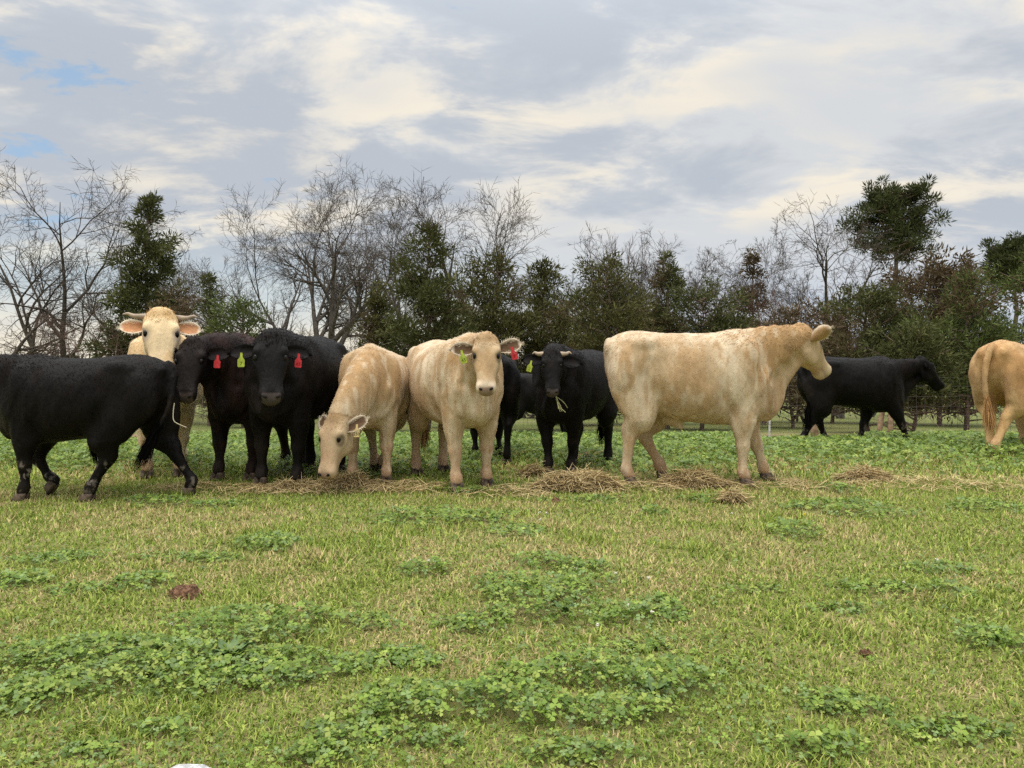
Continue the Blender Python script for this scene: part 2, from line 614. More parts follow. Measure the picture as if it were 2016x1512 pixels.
def tag_mesh(w=.049, h=.052):
    """ear tag in its own plane: stem at the origin, panel hanging to -y"""
    out = [(-.008, .006), (.008, .006), (.0085, -.022), (w * .30, -.034), (w * .5, -.044), (w * .5, -.044 - h * .86), (w * .42, -.044 - h), (-w * .42, -.044 - h), (-w * .5, -.044 - h * .86), (-w * .5, -.044), (-w * .30, -.034), (-.0085, -.022)]
    n = len(out)
    V = [(x, y, .0018) for x, y in out] + [(x, y, -.0018) for x, y in out]
    F = [tuple(range(n)), tuple(range(2 * n - 1, n - 1, -1))] + [(i, n + i, n + (i + 1) % n, (i + 1) % n) for i in range(n)]
    me = bpy.data.meshes.new('ear_tag')
    me.from_pydata(V, [], F)
    me.update()
    return me


def hoof_mesh():
    """two toes side by side, the wall sloping forward, sole at z = 0"""
    s = Soup()
    for sgn in (-1, 1):
        rings = []
        for z, fx, rx, ry in ((0.0, .018, .062, .027), (.012, .016, .061, .027), (.035, .006, .052, .025), (.062, -.004, .044, .023)):
            th = np.linspace(0, 2 * np.pi, 14, endpoint=False)
            x = fx + rx * np.sign(np.cos(th)) * np.abs(np.cos(th)) ** .8
            y = sgn * .026 + ry * np.sin(th) * (1 - .25 * (np.cos(th) > 0) * np.cos(th))
            rings.append(np.stack([x, y, np.full(14, z)], 1))
        s.rings(rings)
    return s.mesh('hoof')


HOOF = hoof_mesh()
TAG = {}
STATS = []


def make_cow(name, label, cat='cow', coat='black', s=1.0, front=(1000, 6.0), yaw=-90, poll=(.98, 0, 1.20), face=(0, -62, 0),
             feet=None, tail=None, horns=0.0, tags=(), ears=((10, 0), (10, 0)), sheath=0.0, fat=1.0, group=None, voxel=.0140,
             hair_n=16900, mud=0.0, gold_neck=0.5, light_back=0.5, belly=0.0, ear_len=.185, lift_front=None, neck_c=None, seed=1, head_s=1.0, poll_tuft=1.0, rim_w=.75, LX=.93, neck_k=1.0):
    """One animal: an empty at its base, a single continuous body mesh and the parts that look different.
    Local axes: x forward, y left, z up, measures for a 1.2 m animal.  front = (pixel column, distance) of the front feet."""
    pal = PAL[coat]
    rg = np.random.default_rng(seed * 101)
    ya = R(yaw)
    ca, sa = math.cos(ya), math.sin(ya)
    F = dict(fl=(.45, .14), fr=(.45, -.14), hl=(-.52, .15), hr=(-.52, -.15))
    lift = {}
    for k, v in (feet or {}).items():
        F[k] = (v[0] / LX, v[1])
        if len(v) > 2: lift[k] = v[2]
    poll = (poll[0] / LX, poll[1], poll[2])
    if neck_c is not None: neck_c = (neck_c[0] / LX, neck_c[1], neck_c[2])
    fm = np.array([.45 / LX, 0.0])
    pxy = np.array([(front[0] - CX) / FPX * front[1], front[1]])
    org = pxy - s * np.array([ca * fm[0] * LX - sa * fm[1], sa * fm[0] * LX + ca * fm[1]])
    def wxy(x, y):
        return org + s * np.array([ca * x * LX - sa * y, sa * x * LX + ca * y])
    gz = {k: float(tz(*wxy(*F[k]))) for k in F}
    oz = sum(gz.values()) / 4
    root = empty(name, (org[0], org[1], oz), ya, s)
    root.scale = (s * LX, s, s)
    tag(root, label, cat, group)

    S = Soup()
    # --- trunk
    TS = np.array([  # x, top, bottom, half width, height of the widest point
        (-.70, 1.085, .90, .085, .99), (-.665, 1.14, .80, .15, .98), (-.58, 1.178, .70, .215, .96), (-.46, 1.197, .62, .255, .95),
        (-.32, 1.195, .56, .272, .93), (-.15, 1.180, .505 - belly, .30 * fat, .84), (.05, 1.172, .475 - belly, .318 * fat, .80), (.24, 1.178, .46 - belly * .6, .300 * fat, .80),
        (.40, 1.192, .455, .272, .82), (.52, 1.180, .465, .245, .83), (.61, 1.135, .490, .200, .80), (.675, 1.04, .535, .140, .75), (.71, .93, .60, .075, .73)])
    TS = catmull(TS, 4)
    th = np.linspace(0, 2 * np.pi, 36, endpoint=False)
    cth, sth = np.cos(th), np.sin(th)
    rings = []
    for x, zt, zb, w, zm in TS:
        up = sth > 0
        e = np.where(up, .86, .80)
        yy = w * np.sign(cth) * np.abs(cth) ** e
        zz = zm + np.where(up, (zt - zm) * np.abs(sth) ** .92, -(zm - zb) * np.abs(sth) ** .90)
        rings.append(np.stack([np.full(36, x), yy, zz], 1))
    S.rings(rings)
    # spine ridge, hook bones, shoulder blades
    S.limb([(-.62, 0, 1.145), (-.45, 0, 1.168), (-.1, 0, 1.147), (.2, 0, 1.15), (.42, 0, 1.17), (.56, 0, 1.15)], [.03, .045, .04, .04, .05, .04], [.05, .06, .05, .05, .06, .05], fwd=(0, 0, 1))
    for sg in (-1, 1):
        S.ellipsoid((-.37, sg * .205, 1.075), (.14, 0, 0), (0, .055, 0), (0, 0, .075))
        S.ellipsoid((-.655, sg * .10, 1.06), (.055, 0, 0), (0, .05, 0), (0, 0, .06))
        S.ellipsoid((.45, sg * .180, .90), (.13, 0, 0), (0, .098, 0), (0, 0, .23))
        S.ellipsoid((.50, sg * .165, .74), (.11, 0, 0), (0, .090, 0), (0, 0, .11))
        S.ellipsoid((-.51, sg * .170, .86), (.165, 0, 0), (0, .118, 0), (0, 0, .24))
    if sheath:
        S.limb([(-.22, 0, .52), (-.12, 0, .485), (-.03, 0, .47 - .05 * sheath)], [.05, .05, .02], [.04, .045, .02])
    S.ellipsoid((.655, 0, .60), (.085, 0, 0), (0, .105, 0), (0, 0, .12))
    # --- legs
    hoofs = {}
    for k in ('fl', 'fr'):
        sg = 1 if k[1] == 'l' else -1
        fx, fy = F[k]
        fz = (gz[k] - oz) / s + lift.get(k, 0)
        dx = fx - .45
        E = np.array([.43 + .22 * dx, sg * .155, .64])
        fet = np.array([fx - .022, fy, fz + .115])
        if lift.get(k, 0) > .02:
            fet = np.array([fx + .05, fy, fz + .10])
        K = ik(E, fet, .335, .192, (1, 0, 0))
        cor = np.array([fx - .002, fy, fz + .066])
        S.limb([(.46, sg * .125, 1.02), (.52, sg * .150, .82), E + (.015, 0, .05), E * .55 + K * .45, E * .14 + K * .86, K, K * .55 + fet * .45, K * .2 + fet * .8, fet, cor, cor + (.003, 0, -.022)],
               [.08, .15, .150, .112, .066, .064, .044, .041, .055, .050, .046], [.05, .090, .092, .084, .060, .064, .042, .040, .054, .050, .046])
        hoofs[k] = (fx, fy, fz, lift.get(k, 0))
    for k in ('hl', 'hr'):
        sg = 1 if k[1] == 'l' else -1
        fx, fy = F[k]
        fz = (gz[k] - oz) / s + lift.get(k, 0)
        dx = fx + .52
        St = np.array([-.42 + .42 * dx, sg * .172, .57 - .04 * abs(dx)])
        fet = np.array([fx - .028, fy, fz + .125])
        H = ik(St, fet, .205, .268, (-1, 0, .05))
        H[1] = sg * .14 * .5 + fy * .5
        cor = np.array([fx - .004, fy, fz + .066])
        S.limb([(-.45, sg * .11, 1.04), (-.46 + .08 * dx, sg * .150, .84), St * .9 + H * .1, St * .45 + H * .55, H * .85 + St * .15 + (-.012, 0, .01), H, H * .6 + fet * .4, H * .2 + fet * .8, fet, cor, cor + (.003, 0, -.022)],
               [.16, .225, .160, .112, .082, .074, .049, .045, .057, .051, .046], [.07, .112, .100, .078, .058, .056, .045, .043, .054, .050, .046])
        hoofs[k] = (fx, fy, fz, lift.get(k, 0))
    # --- tail
    tl = tail or [(-.655, 0, 1.15), (-.72, 0, 1.10), (-.755, 0, .98), (-.765, 0, .80), (-.76, 0, .62), (-.75, 0, .48)]
    tr = np.linspace(.042, .022, len(tl)); tr[-1] = .016
    S.limb(tl, tr, tr, sub=6, n=10)
    # --- head frame
    O = np.asarray(poll, float)
    hy, hp, hr = map(R, face)
    a = np.array([math.cos(hp) * math.cos(hy), math.cos(hp) * math.sin(hy), math.sin(hp)])
    lat = np.array([-math.sin(hy), math.cos(hy), 0.0])
    nn = np.cross(a, lat)
    lat, nn = math.cos(hr) * lat + math.sin(hr) * nn, math.cos(hr) * nn - math.sin(hr) * lat
    L = .455 * head_s
    k_ = head_s
    def hp_(u, y, n):
        return O + a * (L * u) + lat * (y * k_) + nn * (n * k_)
    HS = catmull(np.array([  # u, half width, top, bottom
        (-.09, .060, .018, -.05), (-.04, .096, .040, -.10), (.06, .112, .054, -.135), (.20, .117, .058, -.17), (.36, .121, .055, -.192), (.50, .101, .046, -.175),
        (.64, .083, .037, -.137), (.77, .077, .033, -.113), (.87, .085, .032, -.110), (.95, .085, .019, -.102), (1.0, .074, .004, -.090), (1.03, .050, -.014, -.07)]), 3)
    rings = []
    for u, w, tp, bt in HS:
        up = sth > 0
        yy = w * np.sign(cth) * np.abs(cth) ** .78 * np.where(up, 1 - .10 * sth, 1 - .42 * np.abs(sth) ** 1.5)
        zz = np.where(up, tp * np.abs(sth) ** .75, bt * np.abs(sth))
        rings.append(hp_(u, 0, 0)[None] + yy[:, None] * k_ * lat + zz[:, None] * k_ * nn)
    S.rings(rings)
    for sg in (-1, 1):
        S.ellipsoid(hp_(.255, sg * .086, .034), a * .050 * k_, lat * .034 * k_, nn * .036 * k_)
        S.ellipsoid(hp_(.36, sg * .070, -.10), a * .10 * k_, lat * .036 * k_, nn * .075 * k_)
        S.ellipsoid(hp_(.91, sg * .050, .004), a * .045 * k_, lat * .030 * k_, nn * .034 * k_)
    S.ellipsoid(hp_(.86, 0, -.080), a * .06 * k_, lat * .05 * k_, nn * .036 * k_)
    S.ellipsoid(hp_(-.02, 0, .028), a * .06 * k_, lat * .085 * k_, nn * .030 * k_)
    # --- neck
    B0 = np.array([.40, 0, .925])
    B2 = hp_(.10, 0, -.055)
    B1 = np.asarray(neck_c, float) if neck_c is not None else np.array([.70, B2[1] * .12, .98 * .45 + B2[2] * .55 * .98])
    ts = np.linspace(0, 1, 12)[:, None]
    NC = (1 - ts) ** 2 * B0 + 2 * ts * (1 - ts) * B1 + ts ** 2 * B2
    Tn = norm(np.gradient(NC, axis=0))
    up0 = np.array([0, 0, 1.0]) * .7 + np.array([-.3, 0, 0])
    side0 = np.array([0, 1.0, 0])
    rings = []
    for i, tt in enumerate(ts[:, 0]):
        ls = side0 * (1 - tt) + lat * tt
        ls = ls - (ls @ Tn[i]) * Tn[i]; ls /= np.linalg.norm(ls)
        vv = np.cross(Tn[i], ls)
        hh = np.interp(tt, [0, .35, .7, 1], [.265, .240, .190, .132]) * (1 - (1 - neck_k) * min(1, tt * 2))
        ww = np.interp(tt, [0, .35, .7, 1], [.19, .152, .118, .095]) * neck_k
        rings.append(NC[i] + cth[:, None] * ww * ls + sth[:, None] * hh * vv)
    S.rings(rings)
    # dewlap from the throat to the brisket
    D0 = hp_(.30, 0, -.16); D2 = np.array([.68, 0, .60]); D1 = (D0 + D2) / 2 + np.array([-.08, 0, -.0])
    S.limb([D0, (D0 + D1) / 2 + np.array([-.015, 0, 0]), D1, D2, D2 + (-.05, 0, -.04)], [.06, .10, .12, .10, .05], [.030, .038, .045, .055, .04])

    V, Q, T = remesh(S, voxel / max(s, .8) * 1.0)
    hd = V - O
    hu = hd @ a / L; hl = hd @ lat / k_; hn = hd @ nn / k_
    inhead = (hu > -.12) & (hu < 1.1) & (np.abs(hl) < .17) & (hn > -.24) & (hn < .12)
    wt = np.where(inhead & (hu > .2), .30, .55)
    V = smooth_verts(V, Q, T, 8, wt)
    N = vert_normals(V, Q, T)
    # muscle relief and coat unevenness
    amp = np.where(inhead, .001, .0035)
    V = V + N * (amp * (fbm(V, 9, seed, 2) - .5) * 2)[:, None]
    lay = V * np.array([1., 1., .34]) + np.array([.35, 0, 0]) * V[:, 2:3]
    V = V + N * (np.where(inhead, .0012, .0048) * (fbm(lay, 24, seed + 70, 2) - .5) * 2)[:, None]
    V = V + N * (np.where(inhead | (V[:, 2] < .5), 0, .010) * (fbm(V, 3.3, seed + 5, 2) - .5) * 2)[:, None]
    fold = np.exp(-((V[:, 0] - .66) / .16) ** 2) * (V[:, 2] > .55) * (~inhead)
    V = V + N * (fold * .005 * np.sin(V[:, 0] * 62 + V[:, 2] * 9 + 5 * fbm(V, 4, seed + 9, 2)))[:, None]
    # groove between shoulder and neck, flank hollow, eye sockets, nostril hollows, mouth
    def press(p, r, d):
        nonlocal V
        q = np.linalg.norm((V - np.asarray(p)) / np.asarray(r), axis=1)
        V = V - N * (d * np.exp(-q * q * 2))[:, None]
    for sg in (-1, 1):
        press((-.22, sg * .27, .95), (.15, .16, .15), .015)
        press((.27, sg * .29, .66), (.07, .14, .20), .026)
        press((.62, sg * .19, .92), (.09, .12, .26), .018)
        press((-.17, sg * .26, .56), (.07, .14, .12), .020)
        press((.60, sg * .07, .54), (.10, .05, .12), .018)
        press((.335, sg * .24, .58), (.045, .12, .13), .026)
        press((-.215, sg * .26, .70), (.045, .14, .18), .020)
        for f_ in (.0, .33, .66):
            press(D0 * (1 - f_) + np.array([.60, sg * .15, .70]) * f_ + np.array([-.03, sg * .04, .02]), (.05, .08, .06), .022)
        press((.33, sg * .25, 1.05), (.05, .10, .12), .012)
        press(hp_(.345, sg * .104, .028), .032, .008)
        press(hp_(.955, sg * .045, -.006), .022, .012)
    N = vert_normals(V, Q, T)
    hd = V - O
    hu = hd @ a / L; hl = hd @ lat / k_; hn = hd @ nn / k_
    inhead = (hu > -.12) & (hu < 1.1) & (np.abs(hl) < .17) & (hn > -.24) & (hn < .12)

    # --- colours of the coat itself
    def colour(V, hu, hl, hn, inhead):
        n1 = fbm(V, 4.2, seed + 20, 3); n2 = fbm(V * np.array([1, 1, .35]), 14, seed + 30, 2); n3 = fbm(V, 30, seed + 40, 2)
        C = np.tile(np.array(pal['base']), (len(V), 1))
        def mixc(f, c):
            nonlocal C
            f = np.clip(f, 0, 1)[:, None]
            C = C * (1 - f) + np.array(c) * f
        x, z = V[:, 0], V[:, 2]
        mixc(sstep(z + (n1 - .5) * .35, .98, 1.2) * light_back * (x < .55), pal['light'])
        mixc(sstep(n1, .48, .64) * .60 * (~inhead), pal['light'])
        mixc(sstep(n2, .50, .66) * .55, pal['gold'])
        mixc(sstep(x + (n1 - .5) * .3, .38, .62) * gold_neck * sstep(z, .6, .9) * (hu < .1), pal['gold'])
        mixc(sstep(z, .60, .42), pal['leg'])
        mixc(sstep(z + (n3 - .5) * .14, .20, .07) * .85, pal['dirty'])
        # dark knees
        for k in ('fl', 'fr'):
            mixc(np.exp(-(((z - .285) / .035) ** 2)) * (x > .2) * sstep(n1, .3, .6) * .55, pal['dirty'])
        mixc(sstep(x + (n3 - .5) * .12, -.60, -.70) * sstep(z, .62, .70) * sstep(z, .92, .80) * .6, pal['dirty'])
        if mud:
            mm = sstep(z, .34, .27) * (z > .05) * sstep(fbm(V * np.array([1, 1, .6]), 38, seed + 3, 2), .60, .66)
            mixc(mm * .8 * mud, (.36, .31, .26))
        # head: paler muzzle rim, bare nose pad, dark skin round the eyes
        if pal['pale']:
            mixc(inhead * sstep(hu, .76, .90) * rim_w, pal['rim'])
            mixc(inhead * sstep(hu, .20, -.05) * .75 * sstep(n2, .35, .55), np.array(pal['gold']) * .75)
            mixc(inhead * sstep(hu, .70, .80) * np.exp(-((hn + .062) / .010) ** 2) * .55, np.array(pal['nose']) * .5)
        mixc(inhead * sstep(hu, .915, .945) * sstep(np.abs(hl), .062, .050) * sstep(hn, -.066, -.050), pal['nose'])
        if not pal['pale']:
            mixc(inhead * sstep(hu, .90, .94) * sstep(np.abs(hl), .064, .05) * sstep(hn, -.05, -.03), pal['nose'])
        else:
            mixc(inhead * sstep(hu, .90, .97) * sstep(hn, -.06, -.085) * .5, pal['nose'])
        for sg in (-1, 1):
            q = np.sqrt(((hu - .365) * .455 / .046) ** 2 + ((hl - sg * .106) / .036) ** 2 + ((hn - .026) / .034) ** 2)
            mixc(inhead * sstep(q, 1.5, .8) * .9, pal['eye'])
        n4 = fbm(V * np.array([1, 1, .22]), 34, seed + 50, 2)
        mixc(sstep(n4, .52, .68) * .55 * (~inhead), pal['gold'])
        mixc(sstep(fbm(V * np.array([1, 1, .25]), 22, seed + 80, 2), .56, .70) * .45 * (~inhead), pal['light'])
        mixc(sstep(fbm(V, 2.6, seed + 60, 3), .56, .68) * sstep(z, .95, .6) * .40, pal['dirty'])
        C = C * (1 + (n3 - .5)[:, None] * .10)
        return np.clip(C, 0, 1)
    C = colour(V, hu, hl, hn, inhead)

    # --- ears, joined to the same mesh
    Vs, Qs, Cs = [V], [Q], [C]
    base = len(V)
    ear_frames = {}
    fringe = []
    for side, sg in (('l', 1), ('r', -1)):
        drop, sweep = map(R, ears[0 if side == 'l' else 1])
        e = lat * sg * math.cos(drop) * math.cos(sweep) + a * math.sin(drop) * math.cos(sweep) - nn * math.sin(sweep)
        e = norm(e)
        m = nn * .92 + a * .10 - lat * sg * .05
        m = m - (m @ e) * e; m = norm(m)
        q = np.cross(m, e) * sg           # towards the lower edge (down the face)
        if q @ a < 0: q = -q
        r0 = hp_(.15, sg * .092, -.028)
        nl, ns = 12, 11
        t = np.linspace(0, 1, nl)
        wid = np.interp(t, [0, .12, .3, .55, .75, .9, 1], [.028, .038, .053, .060, .052, .033, .005]) * (ear_len / .175)
        sv = np.linspace(-1, 1, ns)
        cup = np.interp(t, [0, .2, .5, 1], [.030, .034, .028, .010])
        front_ = np.empty((nl, ns, 3)); back_ = np.empty((nl, ns, 3))
        for i in range(nl):
            c = r0 + e * ear_len * t[i] + q * .012 * math.sin(t[i] * 3) - a * .030 * math.sin(t[i] * 2.2)
            for j in range(ns):
                ss = sv[j]
                p = c + q * wid[i] * ss * (1.0 - .08 * ss * ss) + m * (cup[i] * (ss * ss) - cup[i] * .7)
                th_ = .006 * (1 - ss * ss) + .0035
                front_[i, j] = p + m * th_
                back_[i, j] = p - m * (th_ + .004 * (1 - t[i]))
        ear_frames[sg] = (r0, e, m, q)
        n0 = base
        A = np.vstack([front_.reshape(-1, 3), back_.reshape(-1, 3)])
        ii = n0 + np.arange(nl * ns).reshape(nl, ns)
        bb = ii + nl * ns
        def grid(g, flip):
            f = np.stack([g[:-1, :-1], g[:-1, 1:], g[1:, 1:], g[1:, :-1]], 2).reshape(-1, 4)
            return f[:, ::-1] if flip else f
        qs = [grid(ii, False), grid(bb, True)]
        for e1, e2 in ((ii[:, 0], bb[:, 0]), (bb[:, -1], ii[:, -1]), (ii[-1, :], bb[-1, :])):
            qs.append(np.stack([e1[:-1], e1[1:], e2[1:], e2[:-1]], 1))
        Vs.append(A); Qs.append(np.concatenate(qs))
        inner = np.array(pal['ear']); rim = np.array(pal['rim'] if pal['pale'] else pal['base'])
        cc = np.empty((nl, ns, 3)); cb = np.empty((nl, ns, 3))
        for i in range(nl):
            for j in range(ns):
                f = min(1, max(0, (abs(sv[j]) - .62) / .3)); f = max(f, min(1, max(0, (t[i] - .82) / .15)))
                cc[i, j] = inner * (1 - f) + rim * f
                cb[i, j] = np.array(pal['gold']) * .9 * (1 - f * .7) + rim * f * .7
        A_c = np.vstack([cc.reshape(-1, 3), cb.reshape(-1, 3)])
        A_c = A_c * (1 + (rg.random((len(A_c), 1)) - .5) * .25)
        Cs.append(A_c)
        base += len(A)
        rimp = np.concatenate([front_[2:, 0], front_[2:, -1], front_[-1], front_[3:9, 2], front_[3:9, 8]])
        rimd = np.concatenate([np.tile(-q, (nl - 2, 1)), np.tile(q, (nl - 2, 1)), np.tile(e, (ns, 1)), np.tile(m * .6 + e * .6, (12, 1))])
        for _ in range(5):
            fringe.append((rimp + rg.normal(0, .003, rimp.shape), norm(rimd + e * .5 + rg.normal(0, .35, rimp.shape))))
    VV = np.concatenate(Vs); QQ = np.concatenate(Qs); CC = np.concatenate(Cs)
    hairk = 'pale_hair' if pal['pale'] else 'black_hair'
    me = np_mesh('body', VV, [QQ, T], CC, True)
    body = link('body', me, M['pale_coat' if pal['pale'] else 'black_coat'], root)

    # --- coat hair
    fa = np.linalg.norm(np.cross(V[Q[:, 2]] - V[Q[:, 0]], V[Q[:, 3]] - V[Q[:, 1]]), axis=1)
    pick = rg.choice(len(Q), hair_n, p=fa / fa.sum())
    bw = rg.random((hair_n, 2))
    f4 = V[Q[pick]]
    Pp = (f4[:, 0] * ((1 - bw[:, :1]) * (1 - bw[:, 1:])) + f4[:, 1] * (bw[:, :1] * (1 - bw[:, 1:])) + f4[:, 2] * (bw[:, :1] * bw[:, 1:]) + f4[:, 3] * ((1 - bw[:, :1]) * bw[:, 1:]))
    Np = N[Q[pick, 0]]; Cp = C[Q[pick, 0]]
    ok = (Pp[:, 2] > .07)
    pu = (Pp - O) @ a / L
    ih = inhead[Q[pick, 0]]
    ok &= ~(ih & (pu > .85))
    Pp, Np, Cp, pu, ih = Pp[ok], Np[ok], Cp[ok], pu[ok], ih[ok]
    n = len(Pp)
    flow = np.tile(np.array([-.75, 0, -.65]), (n, 1))
    flow[ih] = a * .5
    flow = flow + (rg.random((n, 3)) - .5) * .8 + (vnoise(Pp, 7, seed)[:, None] - .5) * np.array([1.2, 0, 0])
    flow = norm(flow - (flow * Np).sum(1)[:, None] * Np)
    ln = np.where(ih, .007, .017) * (.6 + .8 * rg.random(n))
    tuft = ih & (pu < .16)
    ln = np.where(tuft,   .020 * poll_tuft * (.5 + rg.random(n)), ln)
    crest = (Pp[:, 2] > 1.08) & (Pp[:, 0] > .25) & ~ih
    ln = np.where(crest, ln * 1.25, ln)
    lift_ = np.where(tuft, .30, np.where(crest, .35, .17)) * (.5 + rg.random(n))
    tip = Pp + flow * ln[:, None] + Np * (ln * lift_)[:, None]
    sd_ = norm(np.cross(flow, Np)) * (.0022 + .0016 * rg.random(n))[:, None]
    HV = np.stack([Pp + sd_ - Np * .002, Pp - sd_ - Np * .002, tip], 1).reshape(-1, 3)
    clump = fbm(Pp * np.array([1, 1, .4]), 34, seed + 90, 2)[:, None]
    HC = np.repeat(Cp * (.80 + .36 * clump + .05 * rg.random((n, 1))), 3, 0)
    fp = np.concatenate([f[0] for f in fringe]); fd = np.concatenate([f[1] for f in fringe])
    fs_ = norm(rg.normal(0, 1, fp.shape)) * .0018
    fl_ = (.010 + .016 * rg.random((len(fp), 1)))
    HV = np.concatenate([HV, np.stack([fp + fs_, fp - fs_, fp + fd * fl_], 1).reshape(-1, 3)])
    rimc = np.array(pal['rim'] if pal['pale'] else pal['base'])
    HC = np.concatenate([HC, np.repeat(rimc * (.6 + .5 * rg.random((len(fp), 1))), 3, 0)])
    n += len(fp)
    hm = np_mesh('coat_hair', HV, [np.arange(3 * n).reshape(-1, 3)], HC)
    link('coat_hair', hm, M[hairk], root)['kind'] = 'stuff'

    # --- tail switch
    te = np.asarray(tl[-1], float); td = norm(te - np.asarray(tl[-2], float))
    ns_ = 420
    b0 = te - td * (.14 * rg.random((ns_, 1)) + 0) + rg.normal(0, .012, (ns_, 3))
    l2 = .22 + .12 * rg.random((ns_, 1))
    dd = norm(td + np.array([0, 0, -.35]) + rg.normal(0, .13, (ns_, 3)))
    mid_ = b0 + dd * l2 * .5; end_ = b0 + dd * l2 + np.array([0, 0, -.03]) + rg.normal(0, .012, (ns_, 3))
    end_[:, 2] = np.maximum(end_[:, 2], .1)
    sx = norm(rg.normal(0, 1, (ns_, 3))) * .0028
    SV = np.stack([b0 - sx, b0 + sx, mid_ + sx, mid_ - sx, end_], 1).reshape(-1, 3)
    k5 = np.arange(ns_)[:, None] * 5
    sc_ = np.array(pal['gold'] if pal['pale'] else pal['base'])
    SC = np.repeat(sc_ * (.7 + .7 * rg.random((ns_, 1))), 5, 0)
    link('tail_switch', np_mesh('tail_switch', SV, [k5 + np.array([[0, 1, 2, 3]]), k5 + np.array([[3, 2, 4]])], SC), M[hairk], root)
    if belly_tuft := (sheath > 1):
        ns_ = 160
        b0 = np.array([-.04, 0, .45]) + rg.normal(0, .012, (ns_, 3))
        end_ = b0 + np.array([-.03, 0, -.17]) * (.5 + .7 * rg.random((ns_, 1))) + rg.normal(0, .014, (ns_, 3))
        SV = np.stack([b0 - (.003, 0, 0), b0 + (.003, 0, 0), end_], 1).reshape(-1, 3)
        link('belly_tuft', np_mesh('belly_tuft', SV, [np.arange(3 * ns_).reshape(-1, 3)], np.tile(sc_, (3 * ns_, 1))), M[hairk], root)

    # --- eyes, nostrils, horns, hooves, tags
    for sg in (-1, 1):
        sel = np.where(inhead & (np.abs(hu - .345) < .03) & (np.abs(hn - .028) < .010))[0]
        ex = np.max(np.abs(hl[sel][np.sign(hl[sel]) == sg])) if len(sel) else .11
        e_ = Soup()
        e_.ellipsoid(hp_(.345, sg * (ex - .013), .028), a * .027 * k_, lat * .016 * k_, nn * .024 * k_, 12, 8)
        link('eye', e_.mesh('eye'), M['eye'], root)
        sel = np.where(inhead & (np.abs(hu - .965) < .03) & (np.abs(hl - sg * .042) < .010))[0]
        nx_ = np.max(hn[sel]) if len(sel) else .0
        ns2 = Soup()
        ns2.ellipsoid(hp_(.968, sg * .042, nx_ - .007), norm(lat * sg * .8 - a * .5) * .018 * k_, norm(lat * sg * .5 + a * .8) * .011 * k_, nn * .010 * k_, 10, 6)
        link('nostril', ns2.mesh('nostril'), M['nostril'], root)
        if horns:
            h0 = hp_(.01, sg * .07, -.005)
            pts = [h0, h0 + lat * sg * .05 * horns, h0 + lat * sg * .105 * horns - a * .002, h0 + lat * sg * .15 * horns - a * (.008 + .012 * horns), h0 + lat * sg * .185 * horns - a * (.012 + .03 * (horns - 1))]
            hs = Soup()
            hs.limb(pts, [.025, .022, .017, .011, .003], [.025, .022, .017, .011, .003], fwd=tuple(a), n=10)
            link('horn', hs.mesh('horn'), M['horn'], root)
    for k, (fx, fy, fz, lf) in hoofs.items():
        ho = link('hoof', HOOF, M['hoof'], root)
        ho.location = (fx, fy, fz)
        if lf > .02: ho.rotation_euler = (0, R(55), 0)
    for sg, kind, num, tilt in tags:
        r0, e, m, q = ear_frames[sg]
        if kind not in TAG:
            TAG[kind] = tag_mesh()
            TAG[kind].materials.append(M[kind])
        p = r0 + e * ear_len * .54 + m * .022 + q * .006
        t_o = link('ear_tag', TAG[kind], None, root)
        # hang: y axis up (world), z axis roughly along the opening of the ear
        up = np.array([0, 0, 1.0]) * 1.0 + e * tilt - m * .12
        up = norm(up); zz = m - (m @ up) * up; zz = norm(zz); xx = np.cross(up, zz)
        mt = Matrix(((xx[0], up[0], zz[0], p[0]), (xx[1], up[1], zz[1], p[1]), (xx[2], up[2], zz[2], p[2]), (0, 0, 0, 1)))
        t_o.matrix_local = mt
        if num:
            nm = link('number', text_mesh(num, .034), M[{'red_tag': 'red_ink', 'green_tag': 'green_ink'}.get(kind, 'ink')], t_o)
            nm.location = (0, -.072, .0030)
    # landmarks for checking against the photograph
    def w(p):
        p = np.asarray(p, float)
        xy = wxy(p[0], p[1])
        return to_px((xy[0], xy[1], oz + s * p[2]))
    STATS.append((name, dict(poll=w(O), nose=w(hp_(1, 0, -.04)), rump=w((-.5, 0, 1.19)), wither=w((.42, 0, 1.19)), ear_l=w(ear_frames[1][0] + ear_frames[1][1] * ear_len), ear_r=w(ear_frames[-1][0] + ear_frames[-1][1] * ear_len), **{k: w((v[0], v[1], v[2])) for k, v in hoofs.items()}), org))
    return root, w, hp_


COWS = {}
TUCK = [(-.655, 0, 1.14), (-.685, .04, 1.07), (-.68, .09, .98), (-.64, .11, .90), (-.60, .11, .83), (-.56, .11, .78)]
# big cream animal in profile, looking away to the right
COWS['profile'] = make_cow('cow', 'large cream cow standing in profile with its head turned right', coat='cream', s=.985, front=(1468, 5.93), yaw=-7,
    poll=(.865, .0, 1.195), face=(37, -45, 0), feet=dict(fl=(.63, .14), fr=(.42, -.15), hl=(-.19, .15), hr=(-.46, -.15)), tags=((1, 'green_tag', '4', .1),),
    ears=((-22, 22), (-4, -24)), sheath=1.0, fat=1.02, rim_w=.35, gold_neck=.95, light_back=.7, seed=2, hair_n=22100, poll_tuft=1.2, neck_c=(.64, 0, 1.03), tail=TUCK)
